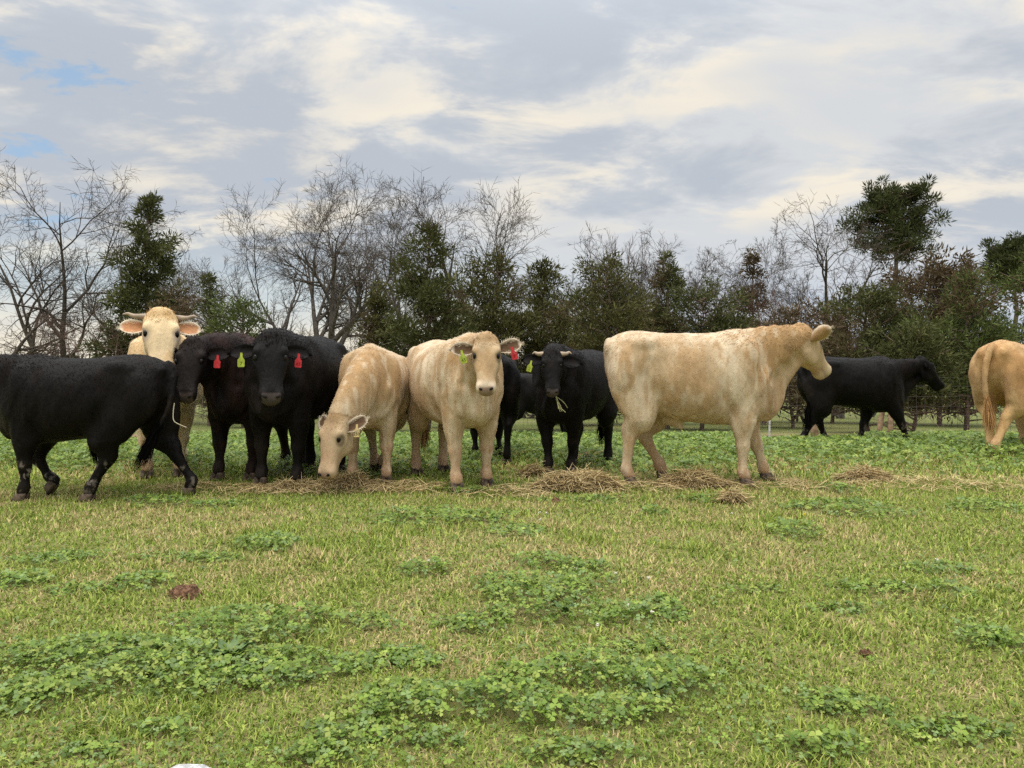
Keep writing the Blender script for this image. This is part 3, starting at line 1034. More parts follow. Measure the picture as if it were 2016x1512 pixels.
# cream heifer facing the camera
COWS['facing'] = make_cow('cow', 'cream cow facing the camera with a green and a red ear tag', coat='cream', s=.955, front=(930, 5.75), yaw=-64,
    poll=(.86, -.06, 1.125), face=(-24, -64, 0), feet=dict(fl=(.40, .15), fr=(.50, -.15), hl=(-.52, .13), hr=(-.42, -.16)),
    tags=((-1, 'green_tag', '45', .25), (1, 'red_tag', '9', -.3)), ears=((-14, 8), (4, 8)), fat=1.08, gold_neck=.5, light_back=.75, seed=3, head_s=.93, hair_n=22100, neck_c=(.64, -.03, .97))
# grazing cream calf
COWS['grazing'] = make_cow('calf', 'small cream calf grazing with its head down and a yellow ear tag', 'calf', coat='cream', s=.90, front=(728, 6.0), yaw=-87,
    poll=(1.03, -.19, .555), face=(-30, -74, 0), feet=dict(fl=(.50, .15), fr=(.40, -.16), hl=(-.42, .02), hr=(-.50, -.08)),
    tags=((1, 'yellow_tag', '250', 0.0),), ears=((-32, 20), (-32, 20)), fat=1.06, rim_w=.15, gold_neck=.9, light_back=.9, seed=4, hair_n=19500, neck_c=(.80, -.02, .86))
# black cow facing the camera, two tags
COWS['black_face'] = make_cow('cow', 'black cow facing the camera with a yellow-green tag and a red tag', coat='black', s=.99, front=(548, 5.82), yaw=-97,
    poll=(.90, .14, 1.085), face=(25, -62, 0), feet=dict(fl=(.47, .155), fr=(.42, -.155), hl=(-.5, .15), hr=(-.55, -.15)),
    tags=((-1, 'green_tag', '7', 0.0), (1, 'red_tag', '45', 0.1)), ears=((10, 12), (10, 12)), fat=1.1, seed=5, hair_n=16900, poll_tuft=1.4, head_s=1.06)
# dark brown cow behind the walking calf
COWS['brown'] = make_cow('cow', 'dark brown cow with one red ear tag looking over a black calf', coat='brown', s=.97, front=(462, 6.10), yaw=-105,
    poll=(.90, -.05, 1.085), face=(17, -66, 0), feet=dict(fl=(.40, .12), fr=(.5, -.12), hl=(-.42, .15), hr=(-.55, -.15)),
    tags=((1, 'red_tag', '', 0.05),), ears=((4, 6), (4, 10)), fat=1.05, seed=6, hair_n=15600, light_back=1.0, poll_tuft=1.2, head_s=1.0)
# pale horned cow at the back left
COWS['horned'] = make_cow('cow', 'pale horned cow looking over the backs of the black cattle', coat='white', s=1.0, front=(323, 6.2), yaw=-66,
    poll=(.90, -.02, 1.262), face=(2, -63, 0), feet=dict(fl=(.45, .12), fr=(.47, -.12), hl=(-.5, .15), hr=(-.5, -.15)),
    horns=1.0, ears=((14, 0), (14, 0)), fat=1.0, seed=7, hair_n=19500, poll_tuft=1.5, head_s=1.10, ear_len=.19)
# black calf walking out of the picture to the left
COWS['walker'] = make_cow('calf', 'black calf walking out of the picture with muddy white hind legs', 'calf', coat='black', s=.825, LX=1.0, front=(72, 5.33), yaw=179,
    poll=(1.04, 0, 1.12), face=(0, -40, 0), feet=dict(fl=(.48, .13), fr=(.37, -.13, .06), hl=(-.08, .14), hr=(-.80, -.13)),
    tail=[(-.655, 0, 1.15), (-.72, .0, 1.09), (-.745, .04, .97), (-.73, .09, .80), (-.68, .12, .64), (-.60, .13, .52)],
    ears=((-30, 30), (-30, 30)), sheath=1.6, mud=1.0, fat=1.0, seed=8, hair_n=18200, belly=-.02)
# horned black yearling
COWS['small_horn'] = make_cow('cow', 'black cow with short pale horns and hay hanging from its mouth', coat='black', s=.90, front=(1098, 6.45), yaw=-118,
    poll=(.90, .15, 1.10), face=(25, -64, 0), feet=dict(fl=(.34, .08), fr=(.50, -.08), hl=(-.45, .15), hr=(-.25, -.15)),
    tags=((-1, 'green_tag', '2', -.25),), horns=.62, ears=((14, 8), (-4, 14)), fat=1.0, seed=9, hair_n=15600, head_s=.87)
# black animal seen from behind, almost hidden
COWS['hidden'] = make_cow('cow', 'black cow seen from behind, mostly hidden by the cream cow facing the camera', coat='black', s=.87, front=(958, 7.9), yaw=98,
    poll=(1.0, 0, .95), face=(0, -50, 0), seed=10, hair_n=7800, voxel=.02, feet=dict(hl=(-.52, .12), hr=(-.45, -.12)), tail=TUCK)
# far black one between the two
COWS['far_hidden'] = make_cow('cow', 'far black cow showing only its flank between two nearer cattle', coat='black', s=.80, front=(1115, 10.3), yaw=3,
    poll=(1.0, 0, 1.0), face=(0, -45, 0), seed=11, hair_n=3900, voxel=.022)
# black cow walking right at the back
COWS['far_black'] = make_cow('cow', 'black cow walking to the right along the crest by the fence', coat='black', s=.955, front=(1738, 9.75), yaw=4,
    poll=(.96, -.02, 1.15), face=(4, -48, 0), feet=dict(fl=(.22, .13), fr=(.72, -.13), hl=(-.26, .14), hr=(-.70, -.14)),
    tail=[(-.655, 0, 1.15), (-.72, 0, 1.09), (-.74, -.05, .98), (-.71, -.12, .80), (-.66, -.16, .62), (-.68, -.17, .50)],
    ears=((-12, 30), (-12, 30)), seed=12, hair_n=9100, voxel=.015, LX=.97, neck_k=.80, head_s=1.05, fat=.93, belly=-.04, mud=.6, neck_c=(.66, 0, 1.0))
# tan animal leaving at the right edge
COWS['tan'] = make_cow('cow', 'tan cow seen from behind at the edge beside the cedars', coat='tan', s=1.03, front=(2038, 8.75), yaw=36,
    poll=(.95, -.1, 1.12), face=(-20, -45, 0), feet=dict(fl=(.45, .12), fr=(.50, -.13), hl=(-.46, .08), hr=(-.66, -.04)),
    tail=[(-.655, 0, 1.15), (-.73, 0, 1.11), (-.775, .02, .98), (-.79, .03, .80), (-.77, .03, .62), (-.75, .02, .52)], seed=13, hair_n=13000, light_back=.4, gold_neck=.3)

# ------------------------------------------------------------------ trees
def prisms(P0, P1, R0, R1, k):
    """open k-sided tapered tubes for many segments at once"""
    D = norm(P1 - P0)
    ref = np.tile(np.array([.31, .87, .12]), (len(D), 1))
    ref[np.abs((D * norm(ref)).sum(1)) > .93] = (1, 0, 0)
    A = norm(np.cross(D, ref)); B = np.cross(D, A)
    th = np.linspace(0, 2 * np.pi, k, endpoint=False)
    ring = A[:, None] * np.cos(th)[None, :, None] + B[:, None] * np.sin(th)[None, :, None]
    V = np.stack([P0[:, None] + ring * R0[:, None, None], P1[:, None] + ring * R1[:, None, None]], 1).reshape(-1, 3)
    n = len(D)
    b = np.arange(n)[:, None] * 2 * k
    j = np.arange(k)
    Fq = np.stack([b + j, b + (j + 1) % k, b + k + (j + 1) % k, b + k + j], 2).reshape(-1, 4)
    return V, Fq


class Tree:
    """recursive branching; segments are kept as thick wood and fine twigs"""
    def __init__(self, seed):
        self.r = random.Random(seed)
        self.seg = []
        self.tips = []

    def grow(self, p, d, length, rad, level, P, lat_bias=None):
        r = self.r
        n = max(2, int(P['segs'][level]))
        p = np.array(p, float); d = np.array(d, float)
        sl = length / n
        wob = P['wob'][level]
        up = P['up'][level]
        nch = P['kids'][level] if level < len(P['kids']) else 0
        spots = sorted(r.uniform(P['from'][level], 1.0) for _ in range(int(nch * r.uniform(.8, 1.25)))) if nch else []
        si = 0
        for i in range(n):
            d = d + np.array([r.gauss(0, wob), r.gauss(0, wob), r.gauss(0, wob) + up])
            if lat_bias is not None: d = d + lat_bias
            d /= np.linalg.norm(d)
            q = p + d * sl
            t0, t1 = i / n, (i + 1) / n
            r0 = rad * (1 - t0 * P['taper'][level]); r1 = rad * (1 - t1 * P['taper'][level])
            self.seg.append((p, q + d * r1 * .3, r0, r1, level, i == n - 1))
            while si < len(spots) and spots[si] <= t1:
                f = (spots[si] - t0) * n
                o = p + (q - p) * f
                ang = R(r.uniform(*P['ang'][level]))
                ax = np.array([r.gauss(0, 1), r.gauss(0, 1), r.gauss(0, 1)])
                ax -= (ax @ d) * d; ax /= np.linalg.norm(ax)
                nd = d * math.cos(ang) + ax * math.sin(ang)
                rr = r0 + (r1 - r0) * f
                kl = length * r.uniform(*P['len'][level]) * (1 - .45 * spots[si] * P.get('short', 1))
                self.grow(o, nd, kl, min(rr * .8, rad * r.uniform(*P['rad'][level])), level + 1, P)
                si += 1
            p = q
        self.tips.append((p, d, level))

    def meshes(self, fine=2, minr=.0):
        S = self.seg
        out = []
        for sel, k in ((lambda s: s[4] < fine, 6), (lambda s: s[4] >= fine, 3)):
            ss = [s for s in S if sel(s)]
            if not ss:
                out.append(None); continue
            P0, P1 = np.array([s[0] for s in ss]), np.array([s[1] for s in ss])
            R0 = np.maximum(np.array([s[2] for s in ss]), minr); R1 = np.maximum(np.array([s[3] for s in ss]), minr * .8)
            tip = np.array([s[5] for s in ss]) & (k == 3)
            V, F = prisms(P0[~tip], P1[~tip], R0[~tip], R1[~tip], k)
            T = np.zeros((0, 3), int)
            if tip.any():
                V2, F2 = prisms(P0[tip], P1[tip], R0[tip], R1[tip] * 0, k)
                T = F2[:, [0, 1, 2]] + len(V)          # the far ring has shrunk to a point
                V = np.concatenate([V, V2])
            out.append((V, F, T))
        return out


BARE = dict(segs=[10, 7, 4, 2, 2], wob=[.06, .11, .14, .16, .16], up=[.02, .035, .03, .02, .01], kids=[8, 8, 7, 5], taper=[.93, .93, .93, .9, .9],
            len=[(.45, .75), (.40, .65), (.40, .65), (.5, .85)], rad=[(.46, .68), (.42, .60), (.36, .52), (.4, .6)], ang=[(28, 60), (30, 60), (30, 65), (30, 60)], short=.75)
BARE['from'] = [.25, .2, .12, .15]


def bare_tree(name, label, px, d, top, stems, P=BARE, seed=1, trunk_r=.16, bark='bark', twig='twig', group='bare winter trees along the field edge', fine=3, z0=None, minr=.0062, cat='tree'):
    """stems: list of (lean dir, relative length, relative radius)"""
    x = (px - CX) / FPX * d
    z = float(tz(x, d)) if z0 is None else z0
    H = CAM_Z + (HOR - top) / FPX * d - z
    minr = .00021 * d
    T = Tree(seed)
    for i, (dr, rl, rr) in enumerate(stems):
        T.grow((0.12 * i * math.cos(i * 2.1), 0.12 * i * math.sin(i * 2.1), -.1), norm(dr), H * rl, trunk_r * rr, 0, P)
    wood, tw = T.meshes(fine, minr)
    zt = max(max(s[1][2] for s in T.seg), .1)
    k = H / zt
    root = empty(name, (x, d, z), 0, 1.0)
    tag(root, label, cat, group)
    link('trunk', np_mesh('trunk', wood[0] * k, [wood[1], wood[2]], smooth=True), M[bark], root)
    if tw:
        link('crown', np_mesh('crown', tw[0] * k, [tw[1], tw[2]]), M[twig], root)['kind'] = 'stuff'
    return root


def fronds(C, D, ln, wd, rg):
    """kite-shaped sprays; C bases, D directions"""
    n = len(C)
    s = norm(np.cross(D, norm(rg.normal(0, 1, (n, 3)))))
    mid = C + D * (ln * .45)[:, None]
    V = np.stack([C, mid + s * wd[:, None], C + D * ln[:, None], mid - s * wd[:, None]], 1).reshape(-1, 3)
    F = np.arange(4 * n).reshape(-1, 4)
    return V, F


GREEN = ((.075, .086, .028), (.12, .128, .045), (.042, .050, .020))
OLIVE = ((.084, .086, .028), (.13, .128, .044), (.048, .048, .020))
BROWN = ((.115, .082, .045), (.15, .115, .064), (.07, .052, .03))
FRESH = ((.088, .118, .034), (.14, .172, .052), (.05, .07, .024))


def cedar(name, label, px, d, top, width, tint=GREEN, seed=1, n=15000, bare_to=.14, density=1.0, shape='cone', lean=0.0, group='evergreen cedars along the field edge', size=1.0, gaps=0.25, cat='tree', trunk=True):
    """red cedar: trunk, limbs, and sprays of scale foliage in ragged clumps; width in photo pixels"""
    rg = np.random.default_rng(seed)
    n = int(n * .95)
    x = (px - CX) / FPX * d
    z = float(tz(x, d))
    H = CAM_Z + (HOR - top) / FPX * d - z
    W = width / FPX * d / 2
    root = empty(name, (x, d, z))
    tag(root, label, cat, group)
    segs = []
    N = 10
    tp = np.array([(lean * H * (i / N) ** 1.5 + .03 * rg.normal(), .03 * rg.normal(), H * .97 * i / N - .05) for i in range(N + 1)])
    for i in range(N):
        r0 = .055 * H / 4 * (1 - i / N) + .012; r1 = .055 * H / 4 * (1 - (i + 1) / N) + .012
        segs.append((tp[i], tp[i + 1], r0, r1))
    prof = {'cone': ([0, .08, .25, .5, .75, .92, 1], [.75, .95, 1.0, .80, .52, .26, .05]),
            'dome': ([0, .1, .3, .6, .82, .95, 1], [.8, .95, 1.0, .95, .72, .42, .15]),
            'thin': ([0, .1, .3, .5, .7, .9, 1], [.6, 1.0, .85, .75, .65, .42, .1])}[shape]
    nl = int(46 * density)
    cl_c, cl_r, cl_o = [], [], []
    for i in range(nl):
        h = bare_to + (1 - bare_to) * ((i + rg.random()) / nl) ** 1.05
        if rg.random() < gaps * .6: continue
        az = i * 2.399 + rg.normal(0, .4)
        w = W * np.interp(h, *prof) * rg.uniform(.62, 1.22)
        o = np.array([np.interp(h * N, np.arange(N + 1), tp[:, 0]), np.interp(h * N, np.arange(N + 1), tp[:, 1]), h * H * .97])
        dr = np.array([math.cos(az), math.sin(az), 0])
        rise = rg.uniform(.15, .65) * w * (0.4 + h)
        e = o + dr * w + np.array([0, 0, rise])
        m = (o + e) / 2 + np.array([0, 0, -.06 * w])
        segs.append((o, m, .02 + .012 * w, .015)); segs.append((m, e, .015, .006))
        nc = max(3, int(7 * w / .8))
        for j in range(nc):
            t = .22 + .78 * (j + rg.random()) / nc
            c = o + (e - o) * t + rg.normal(0, .10 * (w + .3), 3) * np.array([1, 1, .7])
            cl_c.append(c); cl_r.append(.13 + .18 * rg.random() * (.5 + w * .5)); cl_o.append(dr * .8 + np.array([0, 0, .75]))
    # dead bare limbs low on the trunk
    for i in range(16):
        h = rg.uniform(.05, bare_to + .12)
        az = rg.uniform(0, 6.283)
        w = W * rg.uniform(.5, 1.0)
        o = np.array([0, 0, h * H])
        e1 = o + np.array([math.cos(az) * w * .55, math.sin(az) * w * .55, rg.uniform(-.05, .3) * w])
        e2 = e1 + np.array([math.cos(az + rg.normal(0, .4)) * w * .5, math.sin(az + rg.normal(0, .4)) * w * .5, rg.uniform(-.25, .2) * w])
        segs.append((o, e1, .020, .012)); segs.append((e1, e2, .012, .004))
        for q in range(3):
            s0 = e1 + (e2 - e1) * rg.random()
            segs.append((s0, s0 + rg.normal(0, .18, 3), .007, .003))
    a = [np.array([s[i] for s in segs]) for i in range(4)]
    V, F = prisms(a[0], a[1], a[2], a[3], 5)
    if trunk:
        link('trunk', np_mesh('trunk', V, [F], smooth=True), M['red_bark'], root)
    cl_c, cl_r, cl_o = np.array(cl_c), np.array(cl_r), np.array(cl_o)
    p = cl_r ** 2; p /= p.sum()
    k = rg.choice(len(cl_c), n, p=p)
    u = norm(rg.normal(0, 1, (n, 3))) * (rg.random((n, 1)) ** .45)
    C = cl_c[k] + u * cl_r[k][:, None] * np.array([1, 1, .8])
    D = norm(cl_o[k] * .6 + u * .9 + rg.normal(0, .55, (n, 3)))
    fs = 1.28 * size * max(.75, d / 20)
    V, F = fronds(C, D, (.070 + .085 * rg.random(n)) * fs, (.0085 + .009 * rg.random(n)) * fs, rg)
    tn = np.array(tint)
    ck = rg.random(len(cl_c))
    base = tn[0] * (1 - ck[k, None]) + tn[1] * ck[k, None]
    f = rg.random((n, 1))
    c = np.where(f < .3, base * .6 + tn[2] * .4, base) * (.62 + .5 * rg.random((n, 1)))
    brown = (vnoise(C, 1.1, seed) > .74)[:, None]
    c = np.where(brown & (rg.random((n, 1)) < .6), np.array(BROWN[0]) * (.7 + .6 * rg.random((n, 1))), c)
    link('crown', np_mesh('crown', V, [F], np.repeat(c, 4, 0)), M['foliage'], root)['kind'] = 'stuff'
    return root


def pine(name, label, px, d, top, crown_bot, width, seed=1, n_cl=150, lean=0.0, group='tall pines behind the cedars'):
    rg = np.random.default_rng(seed)
    x = (px - CX) / FPX * d
    z = float(tz(x, d))
    H = CAM_Z + (HOR - top) / FPX * d - z
    W = width / FPX * d / 2
    hb = (CAM_Z + (HOR - crown_bot) / FPX * d - z) / H
    root = empty(name, (x, d, z))
    tag(root, label, 'tree', group)
    segs = []
    N = 10
    tp = np.array([(lean * (i / N) ** 2 + .05 * rg.normal(), .05 * rg.normal(), H * .95 * i / N - .05) for i in range(N + 1)])
    for i in range(N):
        segs.append((tp[i], tp[i + 1], .20 * (1 - .82 * i / N), .20 * (1 - .82 * (i + 1) / N)))
    Cc, Cr = [], []
    nb = 60
    for i in range(nb):
        h = hb + (1 - hb) * (i / nb) ** .85 * .93
        t = (h - hb) / (1 - hb)
        az = i * 2.399 + rg.normal(0, .3)
        w = W * np.interp(t, [0, .15, .4, .7, .9, 1], [.75, 1.0, 1.0, .88, .58, .22]) * rg.uniform(.72, 1.0)
        o = np.array([np.interp(h * N, np.arange(N + 1), tp[:, 0]), np.interp(h * N, np.arange(N + 1), tp[:, 1]), h * H * .95])
        dr = np.array([math.cos(az), math.sin(az), rg.uniform(.05, .35) * (.4 + .4 * t)])
        pts = [o, o + dr * w * .4 + np.array([0, 0, -.04 * w]), o + dr * w * .75, o + dr * w + np.array([0, 0, .1 * w])]
        for a_, b_, r0, r1 in zip(pts[:-1], pts[1:], (.055, .04, .025), (.04, .025, .012)):
            segs.append((a_, b_, r0, r1))
        for j in range(max(3, int(n_cl / nb))):
            f = rg.uniform(.35, 1.02)
            c = o + dr * w * f + rg.normal(0, .16 * w + .12, 3) * np.array([1, 1, .55]) + np.array([0, 0, .12])
            segs.append((o + dr * w * f * .9, c, .018, .008))
            Cc.append(c); Cr.append(rg.uniform(.22, .42))
    a = [np.array([s[i] for s in segs]) for i in range(4)]
    V, F = prisms(a[0], a[1], a[2], a[3], 6)
    link('trunk', np_mesh('trunk', V, [F], smooth=True), M['red_bark'], root)
    Cc, Cr = np.array(Cc), np.array(Cr)
    n = len(Cc) * 75
    k = np.repeat(np.arange(len(Cc)), 75)
    u = norm(rg.normal(0, 1, (n, 3)))
    C = Cc[k] + u * (Cr[k] * rg.random(n) ** .6)[:, None] * np.array([1, 1, .62])
    D = norm(u + np.array([0, 0, .55]) + rg.normal(0, .3, (n, 3)))
    V, F = fronds(C, D, .17 + .15 * rg.random(n), .018 + .012 * rg.random(n), rg)
    tn = np.array(((.040, .052, .018), (.075, .088, .028)))
    f = rg.random((n, 1))
    c = (tn[0] * (1 - f) + tn[1] * f) * (.7 + .5 * rg.random((n, 1)))
    link('crown', np_mesh('crown', V, [F], np.repeat(c, 4, 0)), M['foliage'], root)['kind'] = 'stuff'
    return root


def var(P, **kw):
    q = dict(P)
    q.update({k.rstrip('_'): v for k, v in kw.items()})
    return q


# --- bare trees
TWISTY = var(BARE, wob=[.10, .17, .20, .20, .20], kids=[7, 8, 6, 4], ang=[(30, 65), (30, 70), (30, 70), (30, 60)])
FAN = var(BARE, wob=[.05, .09, .11, .12, .13], kids=[8, 8, 7, 5], ang=[(22, 52), (24, 52), (25, 52), (25, 55)], up=[.01, .03, .02, .0, .0])
BROOM = var(BARE, wob=[.03, .06, .08, .1, .1], kids=[14, 8, 6], ang=[(12, 28), (14, 30), (18, 32)], up=[.03, .06, .05, .04])
BIG = var(FAN, kids=[9, 10, 7, 5], ang=[(25, 58), (28, 58), (28, 55), (28, 55)], short=.6, up=[.0, .045, .03, .01, .0])
SHRUB = var(BARE, wob=[.10, .16, .20, .22], kids=[9, 8, 6], ang=[(25, 60), (30, 60), (30, 60)], segs=[6, 5, 3, 2])

bare_tree('bare_tree', 'open bare tree with forked trunk at the left above the black calf', 118, 30, 325,
          [((.16, 0, 1), .85, 1), ((-.22, .1, 1), .80, .8), ((.55, -.1, 1), .7, .6)], TWISTY, 104, .15)
bare_tree('bare_tree', 'crooked bare tree cut by the left edge', -45, 27, 470, [((.55, 0, 1), .9, 1), ((.9, .2, .8), .8, .8), ((-.3, 0, 1), .8, .8)], TWISTY, 12, .13)
bare_tree('bare_tree', 'slim bare tree just behind the ragged tall cedar', 236, 40, 365, [((.02, 0, 1), .9, 1)], FAN, 13, .12)
bare_tree('bare_tree', 'largest bare tree with long limbs sweeping out to the left', 642, 33, 292,
          [((.12, 0, 1), .8, 1.0), ((-.12, .12, 1), .82, .8), ((-.85, -.1, .8), .72, .6), ((-1.25, .1, .72), .66, .5), ((.55, .2, 1), .66, .55), ((-.5, .3, 1), .78, .6)], BIG, 205, .34, bark='grey_bark')
bare_tree('bare_tree', 'round-crowned grey bare tree behind the tallest middle cedar', 868, 42, 328,
          [((.02, 0, 1), .7, 1.0), ((.45, 0, 1), .68, .8), ((-.4, .1, 1), .7, .8), ((.9, .1, .8), .6, .65), ((-.9, .2, .8), .55, .6)], var(BIG, kids=[9, 9, 7, 4]), 207, .28, bark='grey_bark')
bare_tree('bare_tree', 'pale grey bare tree left of the brown broom-shaped one', 1150, 46, 440, [((-.1, 0, 1), .8, 1), ((.3, 0, 1), .75, .7), ((-.5, 0, 1), .6, .6)], TWISTY, 16, .15, bark='grey_bark')
bare_tree('bare_tree', 'upright brown tree with a dense broom-shaped crown of twigs', 1222, 44, 452, [((.0, 0, 1), .9, 1), ((.14, 0, 1), .85, .6), ((-.12, .1, 1), .85, .6)], BROOM, 17, .14, twig='brown_twig')
bare_tree('bare_tree', 'airy bare tree right of the brown broom-shaped one', 1296, 46, 438, [((.05, 0, 1), .85, 1), ((.35, 0, 1), .75, .7), ((-.3, .1, 1), .7, .6)], FAN, 18, .14)
bare_tree('bare_tree', 'twisted low bare tree between the airy one and the brown thicket', 1418, 34, 470, [((-.25, 0, 1), .85, 1), ((.4, .1, 1), .9, .8)], TWISTY, 19, .12)
bare_tree('bare_tree', 'slender bare tree with thin crown above the brown thicket', 1520, 44, 428, [((.0, 0, 1), .85, 1), ((.4, 0, 1), .7, .7)], FAN, 20, .12)
bare_tree('bare_tree', 'bare tree with thick broken-topped leader left of the big pine', 1655, 29, 396,
          [((-.16, 0, 1), .92, 1.2), ((.22, .1, 1), .8, .6), ((-.5, 0, 1), .5, .4)], TWISTY, 104, .15, bark='grey_bark')
bare_tree('bare_tree', 'bushy bare tree below the crown of the big pine', 1715, 31, 505, [((.2, 0, 1), .8, 1), ((-.25, .1, 1), .8, .8), ((.6, 0, 1), .7, .6)], SHRUB, 22, .11, twig='brown_twig')
bare_tree('bare_tree', 'thin bare tree between the two pines', 1880, 42, 470, [((.1, 0, 1), .8, 1), ((-.3, 0, 1), .75, .8), ((.5, .1, 1), .7, .6)], FAN, 23, .13)
bare_tree('bare_shrub', 'brown leafless thicket behind the head of the cream profile cow', 1500, 23, 520,
          [((.3, 0, 1), .8, 1), ((-.4, .1, 1), .8, .9), ((.8, 0, .9), .75, .8), ((-.9, .1, .9), .75, .7), ((0, -.3, 1), .8, .8), ((.1, .4, 1), .8, .8)], SHRUB, 24, .06, twig='brown_twig', bark='red_bark', fine=2, cat='shrub', group='leafless thickets among the cedars')
bare_tree('bare_shrub', 'leafless thicket between the brown one and the big pine', 1590, 25, 560,
          [((.3, 0, 1), .8, 1), ((-.4, .1, 1), .8, .9), ((.8, 0, .9), .75, .8), ((-.9, .1, .9), .75, .7), ((0, -.3, 1), .8, .8)], SHRUB, 25, .06, twig='brown_twig', bark='red_bark', fine=2, cat='shrub', group='leafless thickets among the cedars')
bare_tree('bare_shrub', 'grey leafless thicket right of the largest bare tree', 748, 24, 560,
          [((.3, 0, 1), .8, 1), ((-.5, .1, 1), .8, .9), ((.8, 0, .9), .7, .8), ((-1., .1, .8), .8, .7), ((0, -.3, 1), .8, .8)], SHRUB, 26, .055, bark='grey_bark', fine=2, cat='shrub', group='leafless thickets among the cedars')
bare_tree('bare_shrub', 'low leafless thicket at the foot of the ragged tall cedar', 190, 19, 600,
          [((.5, 0, 1), .8, 1), ((-.5, .1, 1), .8, .9), ((1.2, 0, .8), .75, .8), ((-1.2, .1, .8), .75, .7), ((0, -.3, 1), .8, .8)], SHRUB, 27, .05, twig='brown_twig', bark='red_bark', fine=2, cat='shrub', group='leafless thickets among the cedars')
bare_tree('bare_shrub', 'leafless thicket between the pale horned cow and the largest bare tree', 530, 27, 600,
          [((.5, 0, 1), .8, 1), ((-.6, .1, 1), .8, .9), ((1.2, 0, .8), .75, .8), ((-.1, -.3, 1), .8, .8)], SHRUB, 28, .05, bark='grey_bark', fine=2, cat='shrub', group='leafless thickets among the cedars')
bare_tree('bare_shrub', 'small leafless thicket behind the black short-horned cow', 1130, 27, 540,
          [((.5, 0, 1), .8, 1), ((-.6, .1, 1), .8, .9), ((1.0, 0, .9), .75, .8), ((-.1, -.3, 1), .8, .8)], SHRUB, 29, .06, twig='brown_twig', fine=2, cat='shrub', group='leafless thickets among the cedars')

bare_tree('bare_shrub', 'wide brown thicket showing between the middle cedars', 1040, 29, 505,
          [((.5, 0, 1), .8, 1), ((-.6, .1, 1), .8, .9), ((1.1, 0, .9), .75, .8), ((-1.1, -.3, .9), .8, .8), ((.1, .3, 1), .8, .8)], SHRUB, 30, .07, twig='brown_twig', fine=2, cat='shrub', group='leafless thickets among the cedars')
bare_tree('bare_shrub', 'brown thicket behind the narrow dark cedar above the cream profile cow', 1345, 30, 520,
          [((.5, 0, 1), .8, 1), ((-.6, .1, 1), .8, .9), ((1.1, 0, .9), .75, .8), ((-1.1, -.3, .9), .8, .8), ((.1, .3, 1), .8, .8)], SHRUB, 31, .07, twig='brown_twig', fine=2, cat='shrub', group='leafless thickets among the cedars')

# --- cedars
cedar('cedar', 'ragged tall cedar with open crown behind the pale horned cow', 282, 24, 372, 170, GREEN, 31, 17000, .20, 1.15, 'cone', .02, gaps=.32, size=1.1)
cedar('cedar', 'drooping brownish lower cedar beside the ragged tall one', 355, 23, 560, 170, BROWN, 32, 5000, .15, .7, 'dome', gaps=.6)
cedar('cedar', 'narrow young cedar right of the pale horned cow', 412, 22, 540, 60, GREEN, 33, 2600, .12, .6, 'thin', gaps=.3)
cedar('cedar', 'low green bushy cedar above the dark brown cow', 478, 21, 590, 130, FRESH, 34, 6500, .05, .8, 'dome', gaps=.3)
cedar('cedar', 'tallest cedar of the middle, behind the cream cows', 842, 17, 436, 210, GREEN, 35, 17000, .10, 1.1, 'cone', gaps=.3, size=1.1)
cedar('cedar', 'olive cedar left of the tallest middle one', 742, 18.5, 560, 120, OLIVE, 36, 9000, .10, .9, 'cone', gaps=.35)
cedar('cedar', 'blunt cedar right of the tallest middle one', 978, 18, 502, 165, OLIVE, 37, 14000, .12, 1.0, 'dome', gaps=.25)
cedar('cedar', 'olive cedar behind the black short-horned cow', 1072, 19, 512, 170, OLIVE, 38, 12000, .12, 1.0, 'cone', gaps=.25)
cedar('cedar', 'broad olive cedar between the short-horned cow and the cream profile cow', 1196, 17.5, 512, 185, OLIVE, 39, 15000, .13, 1.0, 'dome', gaps=.25)
cedar('cedar', 'narrow dark cedar rising above the rump of the cream profile cow', 1316, 20, 498, 90, GREEN, 40, 6500, .10, .9, 'thin', gaps=.3)
cedar('cedar', 'low cedar behind the back of the cream profile cow', 1384, 19, 572, 190, GREEN, 41, 12000, .12, .9, 'dome', gaps=.25)
cedar('cedar', 'brown-tinged cedar behind the head of the cream profile cow', 1560, 20.5, 610, 220, BROWN, 42, 10000, .14, .9, 'dome', gaps=.35)
cedar('cedar', 'rust brown cedar left of the twisted bare tree', 1484, 25, 490, 90, BROWN, 43, 5000, .2, .8, 'cone', gaps=.4)
cedar('cedar', 'dark cedar behind the back of the walking black cow', 1706, 17, 575, 190, GREEN, 44, 14000, .17, 1.0, 'dome', gaps=.25)
cedar('cedar', 'big domed brown-green cedar under the large pine', 1850, 22, 528, 270, BROWN, 45, 18000, .1, 1.2, 'dome', gaps=.3, size=1.15)
cedar('cedar', 'bright green cedar in front of the domed one at the right', 1905, 14.6, 540, 230, FRESH, 46, 16000, .20, 1.1, 'cone', gaps=.2)
cedar('cedar', 'green cedar cut by the right edge behind the tan cow', 2050, 15.5, 500, 240, FRESH, 47, 14000, .16, 1.0, 'dome', gaps=.25)
cedar('cedar', 'small leaning cedar with bare lower limbs by the nose of the walking black cow', 1800, 14.0, 650, 160, GREEN, 48, 9000, .28, .9, 'dome', gaps=.3)
cedar('cedar', 'shadowy cedar behind the gap left of the cream cow facing the camera', 905, 21, 600, 180, GREEN, 49, 9000, .1, .9, 'dome', gaps=.3)
cedar('cedar', 'back-row cedar behind the short-horned black cow', 1140, 22.5, 575, 190, GREEN, 50, 9000, .08, .9, 'dome', gaps=.3)
cedar('cedar', 'back-row cedar filling in behind the back of the cream profile cow', 1290, 23, 610, 190, OLIVE, 51, 9000, .08, .9, 'dome', gaps=.3)
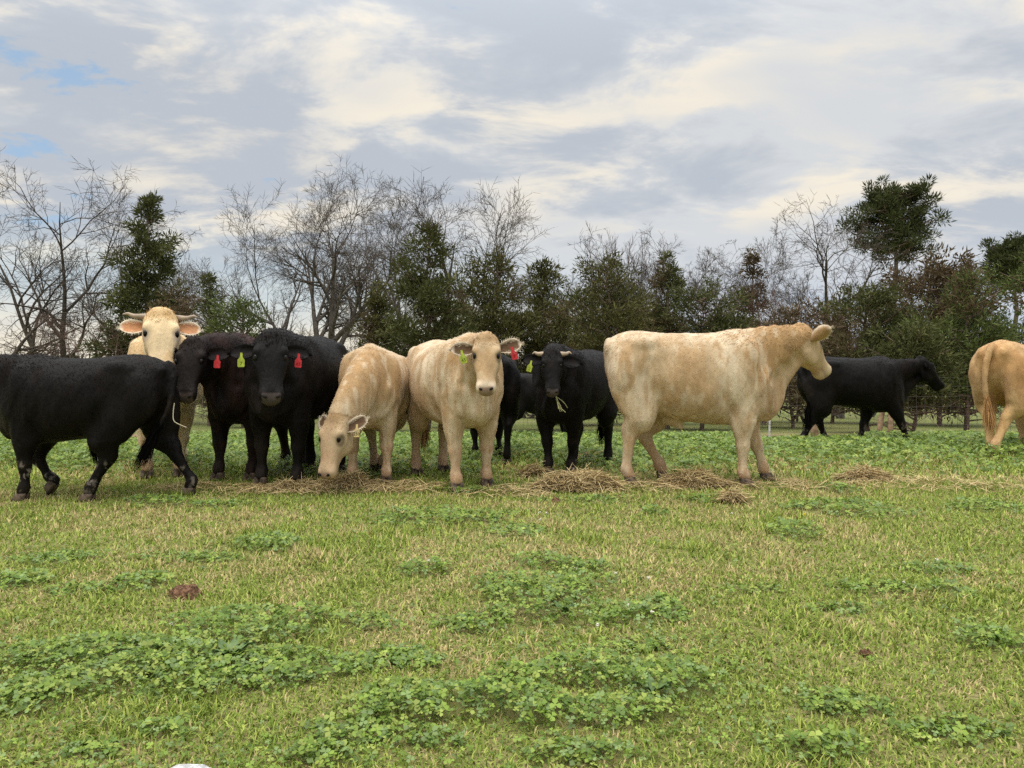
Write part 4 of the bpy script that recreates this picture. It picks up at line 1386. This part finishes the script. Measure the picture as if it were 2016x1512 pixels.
cedar('cedar', 'back-row cedar under the thick-leadered bare tree', 1640, 24, 600, 200, BROWN, 52, 8000, .08, .9, 'dome', gaps=.35)

# --- pines
pine('pine_tree', 'big dark pine with rounded crown towering over the right cedars', 1762, 38, 345, 495, 165, 61, 260, lean=.1)
pine('pine_tree', 'second pine cut by the right edge', 2000, 41, 458, 560, 130, 62, 170)


def far_wood():
    """low treeline at the far side of the next field, one mass"""
    rg = np.random.default_rng(77)
    n = 16000
    x = rg.uniform(-130, 130, n)
    y = 95 + rg.uniform(0, 16, n)
    P = np.stack([x, 0 * x, 0 * x], 1)
    h = 2.6 + 4.5 * fbm(P, .06, 5, 3) + 2.0 * vnoise(P, .5, 8)
    zz = h * rg.random(n) ** .8
    C = np.stack([x, y, zz], 1)
    D = norm(rg.normal(0, .6, (n, 3)) + np.array([0, 0, .8]))
    V, F = fronds(C, D, .9 + .9 * rg.random(n), .13 + .15 * rg.random(n), rg)
    f = sstep(vnoise(P, .12, 9), .4, .6)[:, None]
    c = (np.array((.09, .075, .055)) * (1 - f) + np.array((.05, .058, .026)) * f) * (.7 + .6 * rg.random((n, 1)))
    o = link('far_wood', np_mesh('far_wood', V, [F], np.repeat(c, 4, 0)), M['foliage'])
    tag(o, 'low distant wood along the far side of the next field', 'wood', kind='stuff')


far_wood()


# ------------------------------------------------------------------ wire fence
def fence():
    d = 13.4
    root = empty('wire_fence', (0, d, float(tz(0, d))))
    tag(root, 'rusty woven wire fence with thin posts running behind the cattle', 'fence')
    z0 = float(tz(0, d))
    posts = [-9.2, -6.4, -3.6, -1.0, 1.75, 4.52, 6.68, 9.4]
    for i, x in enumerate(posts):
        s = Soup()
        h = .27 if i == 5 else 1.12 + .05 * math.sin(i * 3)
        s.limb([(x, 0, -.2), (x + .01, 0, .5), (x + .02 * math.sin(i), .01, h)], [.018, .018, .017], [.018, .018, .017], n=8)
        link('post', s.mesh('post'), M['white_post' if i == 5 else 'wire'], root)
    for k, zz in enumerate((.12, .26, .41, .57, .74, .92, 1.08)):
        xs = np.linspace(-10, 11, 60)
        P = np.stack([xs, np.full(60, -.02), zz + .012 * np.sin(xs * 2.1 + k) + np.array([float(tz(v, d)) for v in xs]) - z0], 1)
        V, F = prisms(P[:-1], P[1:], np.full(59, .0022), np.full(59, .0022), 4)
        link('wire', np_mesh('wire', V, [F]), M['wire'], root)
    xs = np.arange(-10, 11, .15)
    b = np.stack([xs, np.full(len(xs), -.02), np.array([float(tz(v, d)) for v in xs]) - z0 + .11], 1)
    V, F = prisms(b, b + np.array([.004, 0, .97]), np.full(len(xs), .0018), np.full(len(xs), .0018), 4)
    o = link('stay_wire', np_mesh('stay_wire', V, [F]), M['wire'], root)
    o['kind'] = 'stuff'


fence()


def old_post(label, px, d, h, r, lean, fork=False, seed=0):
    x = (px - CX) / FPX * d
    s = Soup()
    s.limb([(0, 0, -.2), (lean * .3, 0, h * .4), (lean, .02, h)], [r * 1.1, r, r * .85], [r * 1.1, r, r * .85], n=10)
    o = link('fence_post', s.mesh('fence_post'), M['post'])
    o.location = (x, d, float(tz(x, d)))
    tag(o, label, 'post', 'old wooden posts by the fence')
    return o


old_post('stout leaning brown post behind the tail of the walking black cow', 1606, 12.9, .78, .062, -.16)
old_post('slim brown post under the belly of the walking black cow', 1752, 13.0, .82, .042, .02)
old_post('leaning brown post left of the slim one under the walking black cow', 1728, 13.1, .70, .045, .14)

# ------------------------------------------------------------------ clover, grass, hay
PATCH = [  # pixel centre, pixel radii, height of the mound
    (120, 1305, 130, 42, .075), (300, 1330, 190, 60, .07), (240, 1285, 170, 34, .06), (470, 1250, 150, 38, .09), (590, 1235, 110, 30, .085), (560, 1320, 130, 40, .05), (60, 1370, 120, 45, .05),
    (430, 1300, 90, 28, .055),
    (1070, 1185, 150, 58, .085), (1180, 1215, 120, 32, .06), (960, 1225, 100, 26, .045), (1300, 1195, 60, 30, .03),
    (1055, 1112, 65, 14, .07), (1150, 1120, 70, 12, .05), (840, 1124, 62, 16, .055),
    (800, 1400, 150, 45, .075), (950, 1395, 120, 40, .09), (1060, 1410, 110, 35, .085), (1180, 1335, 110, 26, .085), (1310, 1350, 100, 32, .085), (1200, 1405, 140, 30, .06), (1020, 1340, 70, 18, .06),
    (680, 1440, 120, 34, .04), (820, 1455, 150, 25, .035),
    (860, 1020, 105, 20, .075), (800, 1028, 60, 12, .05), (960, 1022, 60, 10, .05), (1030, 1045, 60, 12, .03),
    (530, 1073, 90, 17, .06), (280, 1152, 65, 18, .06), (160, 1165, 100, 12, .04), (20, 1150, 60, 20, .04),
    (1565, 1050, 55, 20, .08), (1680, 1003, 100, 16, .07), (1590, 1000, 60, 10, .05), (1290, 1008, 38, 9, .05), (1655, 965, 42, 10, .06), (1400, 985, 80, 8, .04), (1160, 985, 100, 8, .03),
    (1940, 1000, 80, 14, .06), (1870, 1168, 42, 16, .06), (1720, 1158, 100, 12, .03), (1830, 1118, 90, 10, .03),
    (1965, 1265, 75, 32, .06), (1670, 1390, 100, 26, .035), (1620, 1480, 130, 30, .05), (1150, 1490, 170, 28, .045), (640, 1490, 90, 26, .035), (1880, 1440, 110, 30, .03),
    (300, 990, 90, 10, .05), (420, 996, 70, 8, .04), (120, 1100, 120, 14, .03), (380, 1100, 90, 12, .03), (1480, 1160, 70, 10, .02), (600, 960, 60, 7, .05), (900, 968, 60, 7, .05),
    (1640, 1200, 80, 10, .02), (1250, 1270, 80, 14, .02), (720, 1230, 70, 18, .03), (780, 1300, 100, 20, .025), (330, 1440, 90, 20, .03), (200, 1480, 80, 20, .03),
]
PW = []
for cx, cy, rx, ry, h in PATCH:
    c = ground_at(cx, cy)
    f = ground_at(cx, cy - ry); b = ground_at(cx, cy + ry)
    PW.append((c[0], (f[1] + b[1]) / 2, rx / FPX * c[1], (f[1] - b[1]) / 2, h))
PW = np.array(PW)
PW[:, 4] *= .68


def patch_field(x, y):
    """how deep inside a clover patch a point lies (0 outside), with ragged edges, and its mound height"""
    P = np.stack([x, y, 0 * x], 1)
    wob = (fbm(P, 5.5, 61, 3) - .5) * 1.5
    best = np.zeros(len(x)); h = np.zeros(len(x))
    for cx, cy, rx, ry, hh in PW:
        q = np.sqrt(((x - cx) / rx) ** 2 + ((y - cy) / ry) ** 2)
        v = np.clip(1.10 - q + wob * .75, 0, 1)
        h = np.maximum(h, hh * np.sqrt(np.clip(v * 1.6, 0, 1)))
        best = np.maximum(best, v)
    return best, h


def sample(n, y0, y1, margin=.6, rg=rng):
    y = np.sqrt(rg.uniform(y0 * y0, y1 * y1, n))
    x = rg.uniform(-1, 1, n) * (.69 * y + margin)
    return x, y


LEAFC = np.array(((.16, .25, .036), (.22, .32, .050), (.12, .20, .034), (.29, .36, .075), (.20, .29, .10)))


def clover_mesh(x, y, z, rad, rg, tint=1.0, simple=False):
    n = len(x)
    nrm_ = norm(np.stack([rg.normal(0, .42, n), rg.normal(-.12, .42, n), np.ones(n)], 1))
    ref = norm(np.cross(nrm_, norm(rg.normal(0, 1, (n, 3)))))
    ref2 = np.cross(nrm_, ref)
    C = np.stack([x, y, z], 1)
    VV, cc = [], []
    ci = rg.integers(0, len(LEAFC), n)
    bc = LEAFC[ci] * (.75 + .5 * rg.random((n, 1))) * tint
    for k in range(3):
        an = k * 2.094 + rg.normal(0, .12, n)
        d = ref * np.cos(an)[:, None] + ref2 * np.sin(an)[:, None]
        s = np.cross(nrm_, d)
        dro = nrm_ * (rg.normal(-.06, .16, n))[:, None]
        r = rad[:, None]
        if simple:
            pts = [C, C + d * r * .6 + s * r * .48, C + (d + dro) * r * 1.05, C + d * r * .6 - s * r * .48]
        else:
            pts = [C, C + d * r * .45 + s * r * .42 + nrm_ * r * .08, C + (d + dro) * r * .92 + s * r * .36 + nrm_ * r * .04, C + (d + dro) * r * .90, C + (d + dro) * r * .92 - s * r * .36 + nrm_ * r * .04, C + d * r * .45 - s * r * .42 + nrm_ * r * .08]
        VV.append(np.stack(pts, 1).reshape(-1, 3))
        cc.append(np.repeat(bc * (.9 + .2 * rg.random((n, 1))), len(pts), 0))
    m = 4 if simple else 6
    V = np.concatenate(VV)
    return V, np.arange(len(V)).reshape(-1, m), np.concatenate(cc)


def build_clover():
    rg = np.random.default_rng(91)
    # near patches
    parts = []
    for y0, y1, dens, r0 in ((1.4, 2.6, 6200, .0135), (2.6, 4.2, 3400, .0155), (4.2, 6.6, 1800, .0190)):
        area = .69 * (y1 * y1 - y0 * y0) + 1.2 * (y1 - y0)
        n = int(dens * area)
        x, y = sample(n, y0, y1, .6, rg)
        f, h = patch_field(x, y)
        keep = rg.random(n) < np.clip(f * 2.8, 0, .95)
        P = np.stack([x, y, 0 * x], 1)
        thin = rg.random(n) < np.clip((fbm(P, 1.7, 71, 3) - .36) * 1.3, 0.03, .38) * (.35 + .65 * sstep(y, 3.4, 2.2))
        keep |= thin
        x, y, h, f = x[keep], y[keep], h[keep], f[keep]
        z = tz(x, y) + .006 + np.maximum(h, .014) * (.25 + .75 * rg.random(len(x)) ** .6) * (.75 + .5 * vnoise(np.stack([x, y, 0 * x], 1), 9, 33))
        rad = r0 * (.42 + .85 * rg.random(len(x)) ** 1.4) * (.72 + .45 * np.clip(f * 2, 0, 1))
        parts.append(clover_mesh(x, y, z, rad, rg, 1.0, y0 > 2.5))
    V = np.concatenate([p[0] for p in parts])
    C = np.concatenate([p[2] for p in parts])
    of = np.cumsum([0] + [len(p[0]) for p in parts])
    o = link('clover', np_mesh('clover', V, [p[1] + k for p, k in zip(parts, of)], C), M['leaf'])
    tag(o, 'patches of low green clover growing through the mown grass', 'clover', kind='stuff')
    # dense taller band behind the hay, up to the crest
    y0, y1 = 6.4, 10.9
    n = 48000
    y = np.sqrt(rg.uniform(y0 * y0, y1 * y1, n)); x = rg.uniform(-1, 1, n) * (.69 * y + .8)
    P = np.stack([x, y, 0 * x], 1)
    w = fbm(P, .9, 44, 3)
    keep = rg.random(n) < np.clip(sstep(y, 6.3, 7.3) * 1.0 * sstep(w, .30, .46) + .12, 0, 1)
    bx = x / (.67 * y)
    keep &= ~((bx > .45) & (y < 8.2) & (rg.random(n) < .55))
    x, y, w = x[keep], y[keep], w[keep]
    mound = (.04 + .11 * sstep(w, .35, .6)) * sstep(y, 6.2, 7.6) + .02
    z = tz(x, y) + mound * (.2 + .8 * rg.random(len(x)) ** .7)
    V, F, C = clover_mesh(x, y, z,   .029 * (.55 + .75 * rg.random(len(x))), rg, .95, True)
    o = link('clover', np_mesh('clover', V, [F], C), M['leaf'])
    tag(o, 'tall dense band of clover behind the cattle along the crest', 'clover', kind='stuff')


build_clover()


def build_grass():
    rg = np.random.default_rng(92)
    VV, FQ, FT, CC, off = [], [], [], [], 0
    for y0, y1, dens, ln, wd in ((1.35, 2.4, 17500, .021, .0023), (2.4, 3.6, 9500, .026, .0029), (3.6, 6.0, 5600, .032, .0047), (6.0, 11.0, 1500, .045, .009)):
        area = .69 * (y1 * y1 - y0 * y0) + 1.2 * (y1 - y0)
        n = int(dens * area)
        x, y = sample(n, y0, y1, .6, rg)
        f, h = patch_field(x, y) if y0 < 6 else (np.zeros(n), np.zeros(n))
        keep = rg.random(n) > np.clip(f * 1.4, 0, .62)
        x, y = x[keep], y[keep]
        n = len(x)
        P = np.stack([x, y, 0 * x], 1)
        g = .55 * fbm(P, 1.1, 51, 3) + .45 * fbm(P, 4.5, 55, 2)
        straw = np.clip(sstep(g, .46, .63) * .50 + .08, 0, 1)
        tall = 1 + .7 * sstep(fbm(P, 3.0, 58, 2), .62, .75)
        az = rg.uniform(0, 2 * np.pi, n)
        lean = rg.uniform(.5, 1.75, n)
        L_ = ln * (.5 + rg.random(n)) * tall
        dr = np.stack([np.cos(az), np.sin(az), 0 * az], 1)
        sd_ = np.stack([-np.sin(az), np.cos(az), 0 * az], 1) * (wd * (.7 + .6 * rg.random(n)))[:, None]
        b = np.stack([x, y, tz(x, y) - .003], 1)
        m = b + dr * (L_ * .40 * np.sin(lean * .6))[:, None] + np.array([0, 0, 1.]) * (L_ * .55 * np.cos(lean * .6))[:, None]
        t = m + dr * (L_ * .55 * np.sin(lean))[:, None] + np.array([0, 0, 1.]) * (L_ * .45 * np.cos(lean))[:, None]
        t[:, 2] = np.maximum(t[:, 2], b[:, 2] + .004)
        nv = 5 if y0 < 3 else 3
        if nv == 5:
            VV.append(np.stack([b - sd_, b + sd_, m + sd_ * .8, m - sd_ * .8, t], 1).reshape(-1, 3))
            k = off + np.arange(n)[:, None] * 5
            FQ.append(k + np.array([[0, 1, 2, 3]])); FT.append(k + np.array([[3, 2, 4]]))
        else:
            VV.append(np.stack([b - sd_, b + sd_, t], 1).reshape(-1, 3))
            FT.append(off + np.arange(3 * n).reshape(-1, 3))
        off += nv * n
        isd = rg.random(n) < straw
        gc = np.array((.22, .33, .058)) * (1 - rg.random((n, 1)) * .5) + np.array((.03, .03, .0))
        sc = np.array((.60, .49, .24)) * (.55 + .6 * rg.random((n, 1)))
        yg = np.array((.40, .46, .105)) * (.7 + .5 * rg.random((n, 1)))
        c = np.where(isd[:, None], sc, np.where(rg.random((n, 1)) < .4, yg, gc))
        CC.append(np.repeat(c, nv, 0))
    o = link('grass', np_mesh('grass', np.concatenate(VV), [np.concatenate(FQ), np.concatenate(FT)], np.concatenate(CC)), M['grass'])
    tag(o, 'short mown grass, part green and part straw coloured', 'grass', kind='stuff')


build_grass()


def strands(c, n, rx, ry, h, rg, ln=(.08, .24), wd=.0022, flat=.25, dark=.5):
    """loose tangle of dry stalks heaped on the ground"""
    r = np.sqrt(rg.random(n)); th = rg.uniform(0, 6.283, n)
    x = c[0] + rx * r * np.cos(th) * (1 + .25 * np.sin(3 * th + c[0] * 7)); y = c[1] + ry * r * np.sin(th)
    prof = np.clip(1 - r * r, 0, 1) ** .8 * (.6 + .8 * vnoise(np.stack([x, y, 0 * x], 1), 9, 3))
    z = tz(x, y) + .012 + h * prof * rg.random(n)
    L_ = rg.uniform(*ln, n)
    az = rg.uniform(0, 6.283, n)
    el = rg.normal(.06, flat, n)
    d = np.stack([np.cos(az) * np.cos(el), np.sin(az) * np.cos(el), np.sin(el)], 1)
    bend = rg.normal(0, .25, (n, 3)) + np.array([0, 0, -.18])
    p0 = np.stack([x, y, z], 1) - d * L_[:, None] * .5
    p1 = p0 + d * L_[:, None] * .5 + np.array([0, 0, 1.]) * (L_ * .08)[:, None]
    p2 = p1 + norm(d + bend) * L_[:, None] * .5
    for p in (p0, p2):
        p[:, 2] = np.maximum(p[:, 2], tz(p[:, 0], p[:, 1]) + .004)
    s = norm(np.cross(d, np.array([0, 0, 1.]) + rg.normal(0, .5, (n, 3)))) * wd
    V = np.stack([p0 - s, p0 + s, p1 + s, p1 - s, p2 + s * .6, p2 - s * .6], 1).reshape(-1, 3)
    k = np.arange(n)[:, None] * 6
    F = np.concatenate([k + np.array([[0, 1, 2, 3]]), k + np.array([[3, 2, 4, 5]])])
    f = rg.random((n, 1))
    col_ = np.array((.66, .53, .28)) * f + np.array((.36, .26, .13)) * (1 - f)
    col_ = col_ * np.where(rg.random((n, 1)) < dark * .5, .6, 1.0)
    return V, F, np.repeat(col_, 6, 0)


def hay_pile(label, px, py, wpx, hpx, n, seed, dark=.5, ry=None):
    rg = np.random.default_rng(seed)
    c = ground_at(px, py)
    rx = wpx / FPX * c[1] / 2
    h = hpx / FPX * c[1]
    V, F, C = strands((c[0], c[1]), n, rx, ry or rx * .55, h, rg, dark=dark)
    V = V - c
    o = link('hay_pile', np_mesh('hay_pile', V, [F], C), M['hay'])
    o.location = c
    tag(o, label, 'hay', 'loose hay piles at the feet of the cattle')


hay_pile('largest heap of loose hay in front of the black short-horned cow', 1135, 962, 150, 40, 2600, 1)
hay_pile('heap of hay under the belly of the cream profile cow', 1365, 958, 125, 30, 1700, 2)
hay_pile('small heap of hay right of the cream profile cow', 1700, 945, 90, 20, 1000, 3)
hay_pile('little tuft of hay in front of the cream profile cow', 1440, 988, 40, 16, 350, 4)
hay_pile('heap of hay under the muzzle of the grazing calf', 685, 958, 95, 20, 950, 5)
hay_pile('low hay tuft left of the feet of the short-horned black cow', 1050, 938, 40, 18, 350, 6)
hay_pile('flat heap of hay at the feet of the black cow facing the camera', 590, 962, 110, 10, 550, 7)


def loose_hay():
    rg = np.random.default_rng(15)
    Vs, Fs, Cs, off = [], [], [], 0
    for px, py, wpx, ry, n in ((800, 962, 190, .20, 330), (620, 966, 330, .18, 400), (430, 965, 250, .18, 220), (1260, 962, 260, .20, 280), (1540, 958, 240, .22, 220), (1800, 955, 320, .26, 220), (1950, 965, 160, .2, 70), (1000, 970, 240, .18, 150)):
        c = ground_at(px, py)
        V, F, C = strands((c[0], c[1]), n, wpx / FPX * c[1] / 2, ry, .03, rg, flat=.10, dark=.4)
        Vs.append(V); Fs.append(F + off); Cs.append(C); off += len(V)
    o = link('loose_hay', np_mesh('loose_hay', np.concatenate(Vs), [np.concatenate(Fs)], np.concatenate(Cs)), M['hay'])
    tag(o, 'thin scatter of loose hay stalks along the line of cattle', 'hay', kind='stuff')


loose_hay()


# ------------------------------------------------------------------ small things on the ground
def blob(name, c, rx, ry, h, mat, seed, lab, cat, rough=.25, freq=14, rim=0.0, group=None):
    rg = np.random.default_rng(seed)
    nr, na = 12, 40
    V = [[0, 0, h * (1 - rim)]]
    for i in range(1, nr + 1):
        r = i / nr
        for j in range(na):
            t = j / na * 6.283
            e = 1 + .12 * math.sin(2 * t + seed) + .07 * math.sin(5 * t + seed * 2)
            zz = h * (1 - r ** 3) * (1 - rim * (1 - r) ** .7)
            V.append([rx * r * e * math.cos(t), ry * r * e * math.sin(t), zz])
    V = np.array(V)
    V[:, 2] += h * rough * (fbm(np.column_stack([V[:, :2], 0 * V[:, 0]]), freq / rx * .1, seed, 3) - .5) * 2
    V[-na:, 2] = -.01
    V[:, 2] += tz(V[:, 0] + c[0], V[:, 1] + c[1]) - c[2] + .004
    T = np.array([[0, 1 + j, 1 + (j + 1) % na] for j in range(na)])
    Q = np.array([[1 + (i - 1) * na + j, 1 + i * na + j, 1 + i * na + (j + 1) % na, 1 + (i - 1) * na + (j + 1) % na] for i in range(1, nr) for j in range(na)])
    o = link(name, np_mesh(name, V, [T, Q], smooth=True), mat)
    o.location = c
    tag(o, lab, cat, group)
    return o


blob('cow_pat', ground_at(367, 1172), .070, .055, .045, M['dung'], 3, 'round reddish brown dried cow pat left of the front clover patch', 'dung', .35, 40, .25)
blob('cow_pat', ground_at(1702, 1289), .024, .018, .016, M['dung'], 4, 'tiny dark lump of dung on the bare grass at the right', 'dung', .6, 30)
blob('cow_pat', ground_at(1094, 989), .035, .03, .03, M['dung'], 5, 'small dark lump of dung below the largest hay heap', 'dung', .6, 30)
blob('dirt_mound', ground_at(1178, 900), .24, .22, .07, M['soil'], 6, 'low reddish dirt mound behind the short-horned black cow', 'mound', .25, 20)


def rag():
    c = ground_at(374, 1535)
    n = 26
    xs = np.linspace(-1, 1, n)
    X, Y = np.meshgrid(xs, xs)
    P = np.stack([X.ravel(), Y.ravel(), 0 * X.ravel()], 1)
    R_ = np.sqrt(X ** 2 + Y ** 2)
    Z = .022 * np.clip(1 - R_ ** 2, 0, 1) ** .6 + .012 * (fbm(P, 2.2, 3, 3).reshape(n, n) - .5) * 2 * np.clip(1.1 - R_, 0, 1)
    wx = .060 * X * (1 + .12 * np.sin(3 * Y)) * np.sqrt(np.clip(1 - Y ** 2 / 2, 0, 1)); wy = .045 * Y * np.sqrt(np.clip(1 - X ** 2 / 2, 0, 1))
    V = np.stack([wx.ravel(), wy.ravel(), Z.ravel() + .012], 1)
    V[:, 2] += tz(V[:, 0] + c[0], V[:, 1] + c[1]) - c[2]
    i = np.arange(n * n).reshape(n, n)
    F = np.stack([i[:-1, :-1].ravel(), i[:-1, 1:].ravel(), i[1:, 1:].ravel(), i[1:, :-1].ravel()], 1)
    o = link('crumpled_paper', np_mesh('crumpled_paper', V, [F], smooth=True), M['rag'])
    md = o.modifiers.new('thick', 'SOLIDIFY'); md.thickness = .004
    o.location = c
    tag(o, 'crumpled white scrap of paper at the bottom edge', 'litter')


rag()


def dock(label, px, py, n, size, seed):
    rg = np.random.default_rng(seed)
    c = ground_at(px, py)
    root = empty('dock_plant', c)
    tag(root, label, 'weed', 'broad-leaved weeds in the clover')
    for k in range(n):
        az = k * 2.4 + rg.normal(0, .3)
        L_ = size * rg.uniform(.7, 1.1); w = L_ * .22
        rows = []
        for i in range(9):
            t = i / 8
            wd = w * math.sin(min(1, t * 1.15 + .06) * math.pi) ** .7 * (1 if t < .98 else .2)
            r_ = L_ * (t * math.cos(.75 - t * .5)); z_ = L_ * .85 * math.sin(t * 1.5) * .75 + .01
            for s in (-1, -.5, 0, .5, 1):
                rows.append((r_, wd * s, z_ + abs(s) * wd * .25 + .004 * math.sin(t * 14 + s * 3)))
        V = np.array(rows)
        V = np.stack([V[:, 0] * math.cos(az) - V[:, 1] * math.sin(az), V[:, 0] * math.sin(az) + V[:, 1] * math.cos(az), V[:, 2]], 1)
        i = np.arange(45).reshape(9, 5)
        F = np.stack([i[:-1, :-1].ravel(), i[:-1, 1:].ravel(), i[1:, 1:].ravel(), i[1:, :-1].ravel()], 1)
        link('leaf', np_mesh('leaf', V, [F], smooth=True), M['dock_leaf'], root)


dock('broad-leaved weed in the left front clover patch', 455, 1302, 9, .075, 1)
dock('broad-leaved weed in the front middle clover ring', 1285, 1372, 7, .07, 2)
dock('small broad-leaved weed on the middle clover mound', 1112, 1212, 5, .07, 3)


def flower(px, py, lift, yellow=False):
    c = ground_at(px, py + lift)
    hgt = lift / FPX * c[1]
    root = empty('clover_flower', c)
    s = Soup(); s.limb([(0, 0, 0), (.002, 0, hgt * .5), (0, 0, hgt)], [.0012] * 3, [.0012] * 3, n=5, sub=2)
    link('stem', s.mesh('stem'), M['stem'], root)
    r = .0085
    s = Soup()
    rg = np.random.default_rng(int(px))
    for k in range(26):
        u = norm(rg.normal(0, 1, 3)); u[2] = u[2] * .8
        b = np.array([0, 0, hgt]); a_ = norm(np.cross(u, (.3, .5, .8))); b_ = np.cross(u, a_)
        s.ellipsoid(b + u * r * .62, a_ * r * .20, b_ * r * .20, u * r * .42, 5, 4)
    link('flower_head', s.mesh('flower_head'), M['yellow_petal' if yellow else 'petal'], root)
    return root


for px, py, lf in ((340, 1226, 14), (625, 1206, 12), (810, 1102, 14), (844, 1102, 14), (1062, 1008, 14), (1076, 1009, 10), (1063, 1022, 8), (1132, 1119, 12), (1211, 1127, 8), (1276, 1136, 8), (1237, 1190, 14), (1283, 1203, 14), (1176, 1228, 12), (626, 1205, 10), (1440, 1010, 6), (1965, 925, 6), (1842, 1100, 6), (1776, 1146, 8)):
    tag(flower(px, py, lf), 'small white clover flower head dotted in the pasture', 'flower', 'white clover flowers dotted over the pasture')
tag(flower(1583, 1012, 22, True), 'yellow flower on a thin stem right of the cream profile cow', 'flower')

# hay wisp in the mouth of the black short-horned cow
def wisp():
    _, w, hp = COWS['small_horn']
    root = COWS['small_horn'][0]
    rg = np.random.default_rng(4)
    base = np.asarray(root.matrix_basis @ Vector(hp(.93, .035, -.095)))
    Vs, Qs, off = [], [], 0
    for k in range(7):
        p = [base + rg.normal(0, .004, 3)]
        d = norm(np.array([.35, -.25, -.9]) + rg.normal(0, .22, 3))
        for i in range(4):
            d = norm(d + rg.normal(0, .16, 3)); p.append(p[-1] + d * (.034 if k else .045))
        p = np.array(p)
        V, F = prisms(p[:-1], p[1:], np.full(4, .0028), np.full(4, .0022), 4)
        Vs.append(V - base); Qs.append(F + off); off += len(V)
    V = np.concatenate(Vs)
    o = link('hay_wisp', np_mesh('hay_wisp', V, [np.concatenate(Qs)], np.tile(np.array((.42, .42, .20)), (len(V), 1))), M['hay'])
    o.location = base
    tag(o, 'wisp of hay hanging from the mouth of the short-horned black cow', 'hay')


wisp()


def twine():
    root = COWS['walker'][0]
    pts = [(-.775, .10, .80), (-.775, .12, .72), (-.79, .14, .655), (-.84, .15, .625), (-.90, .15, .60)]
    pw = np.array([np.asarray(root.matrix_basis @ Vector(p)) for p in catmull(pts, 5)])
    V, F = prisms(pw[:-1], pw[1:], np.full(len(pw) - 1, .003), np.full(len(pw) - 1, .003), 5)
    o = link('straw_stalk', np_mesh('straw_stalk', V - pw[0], [F], np.tile(np.array((.55, .5, .36)), (len(V), 1))), M['hay'])
    o.location = pw[0]
    tag(o, 'long pale straw stalk caught on the tail of the black calf', 'straw')


twine()
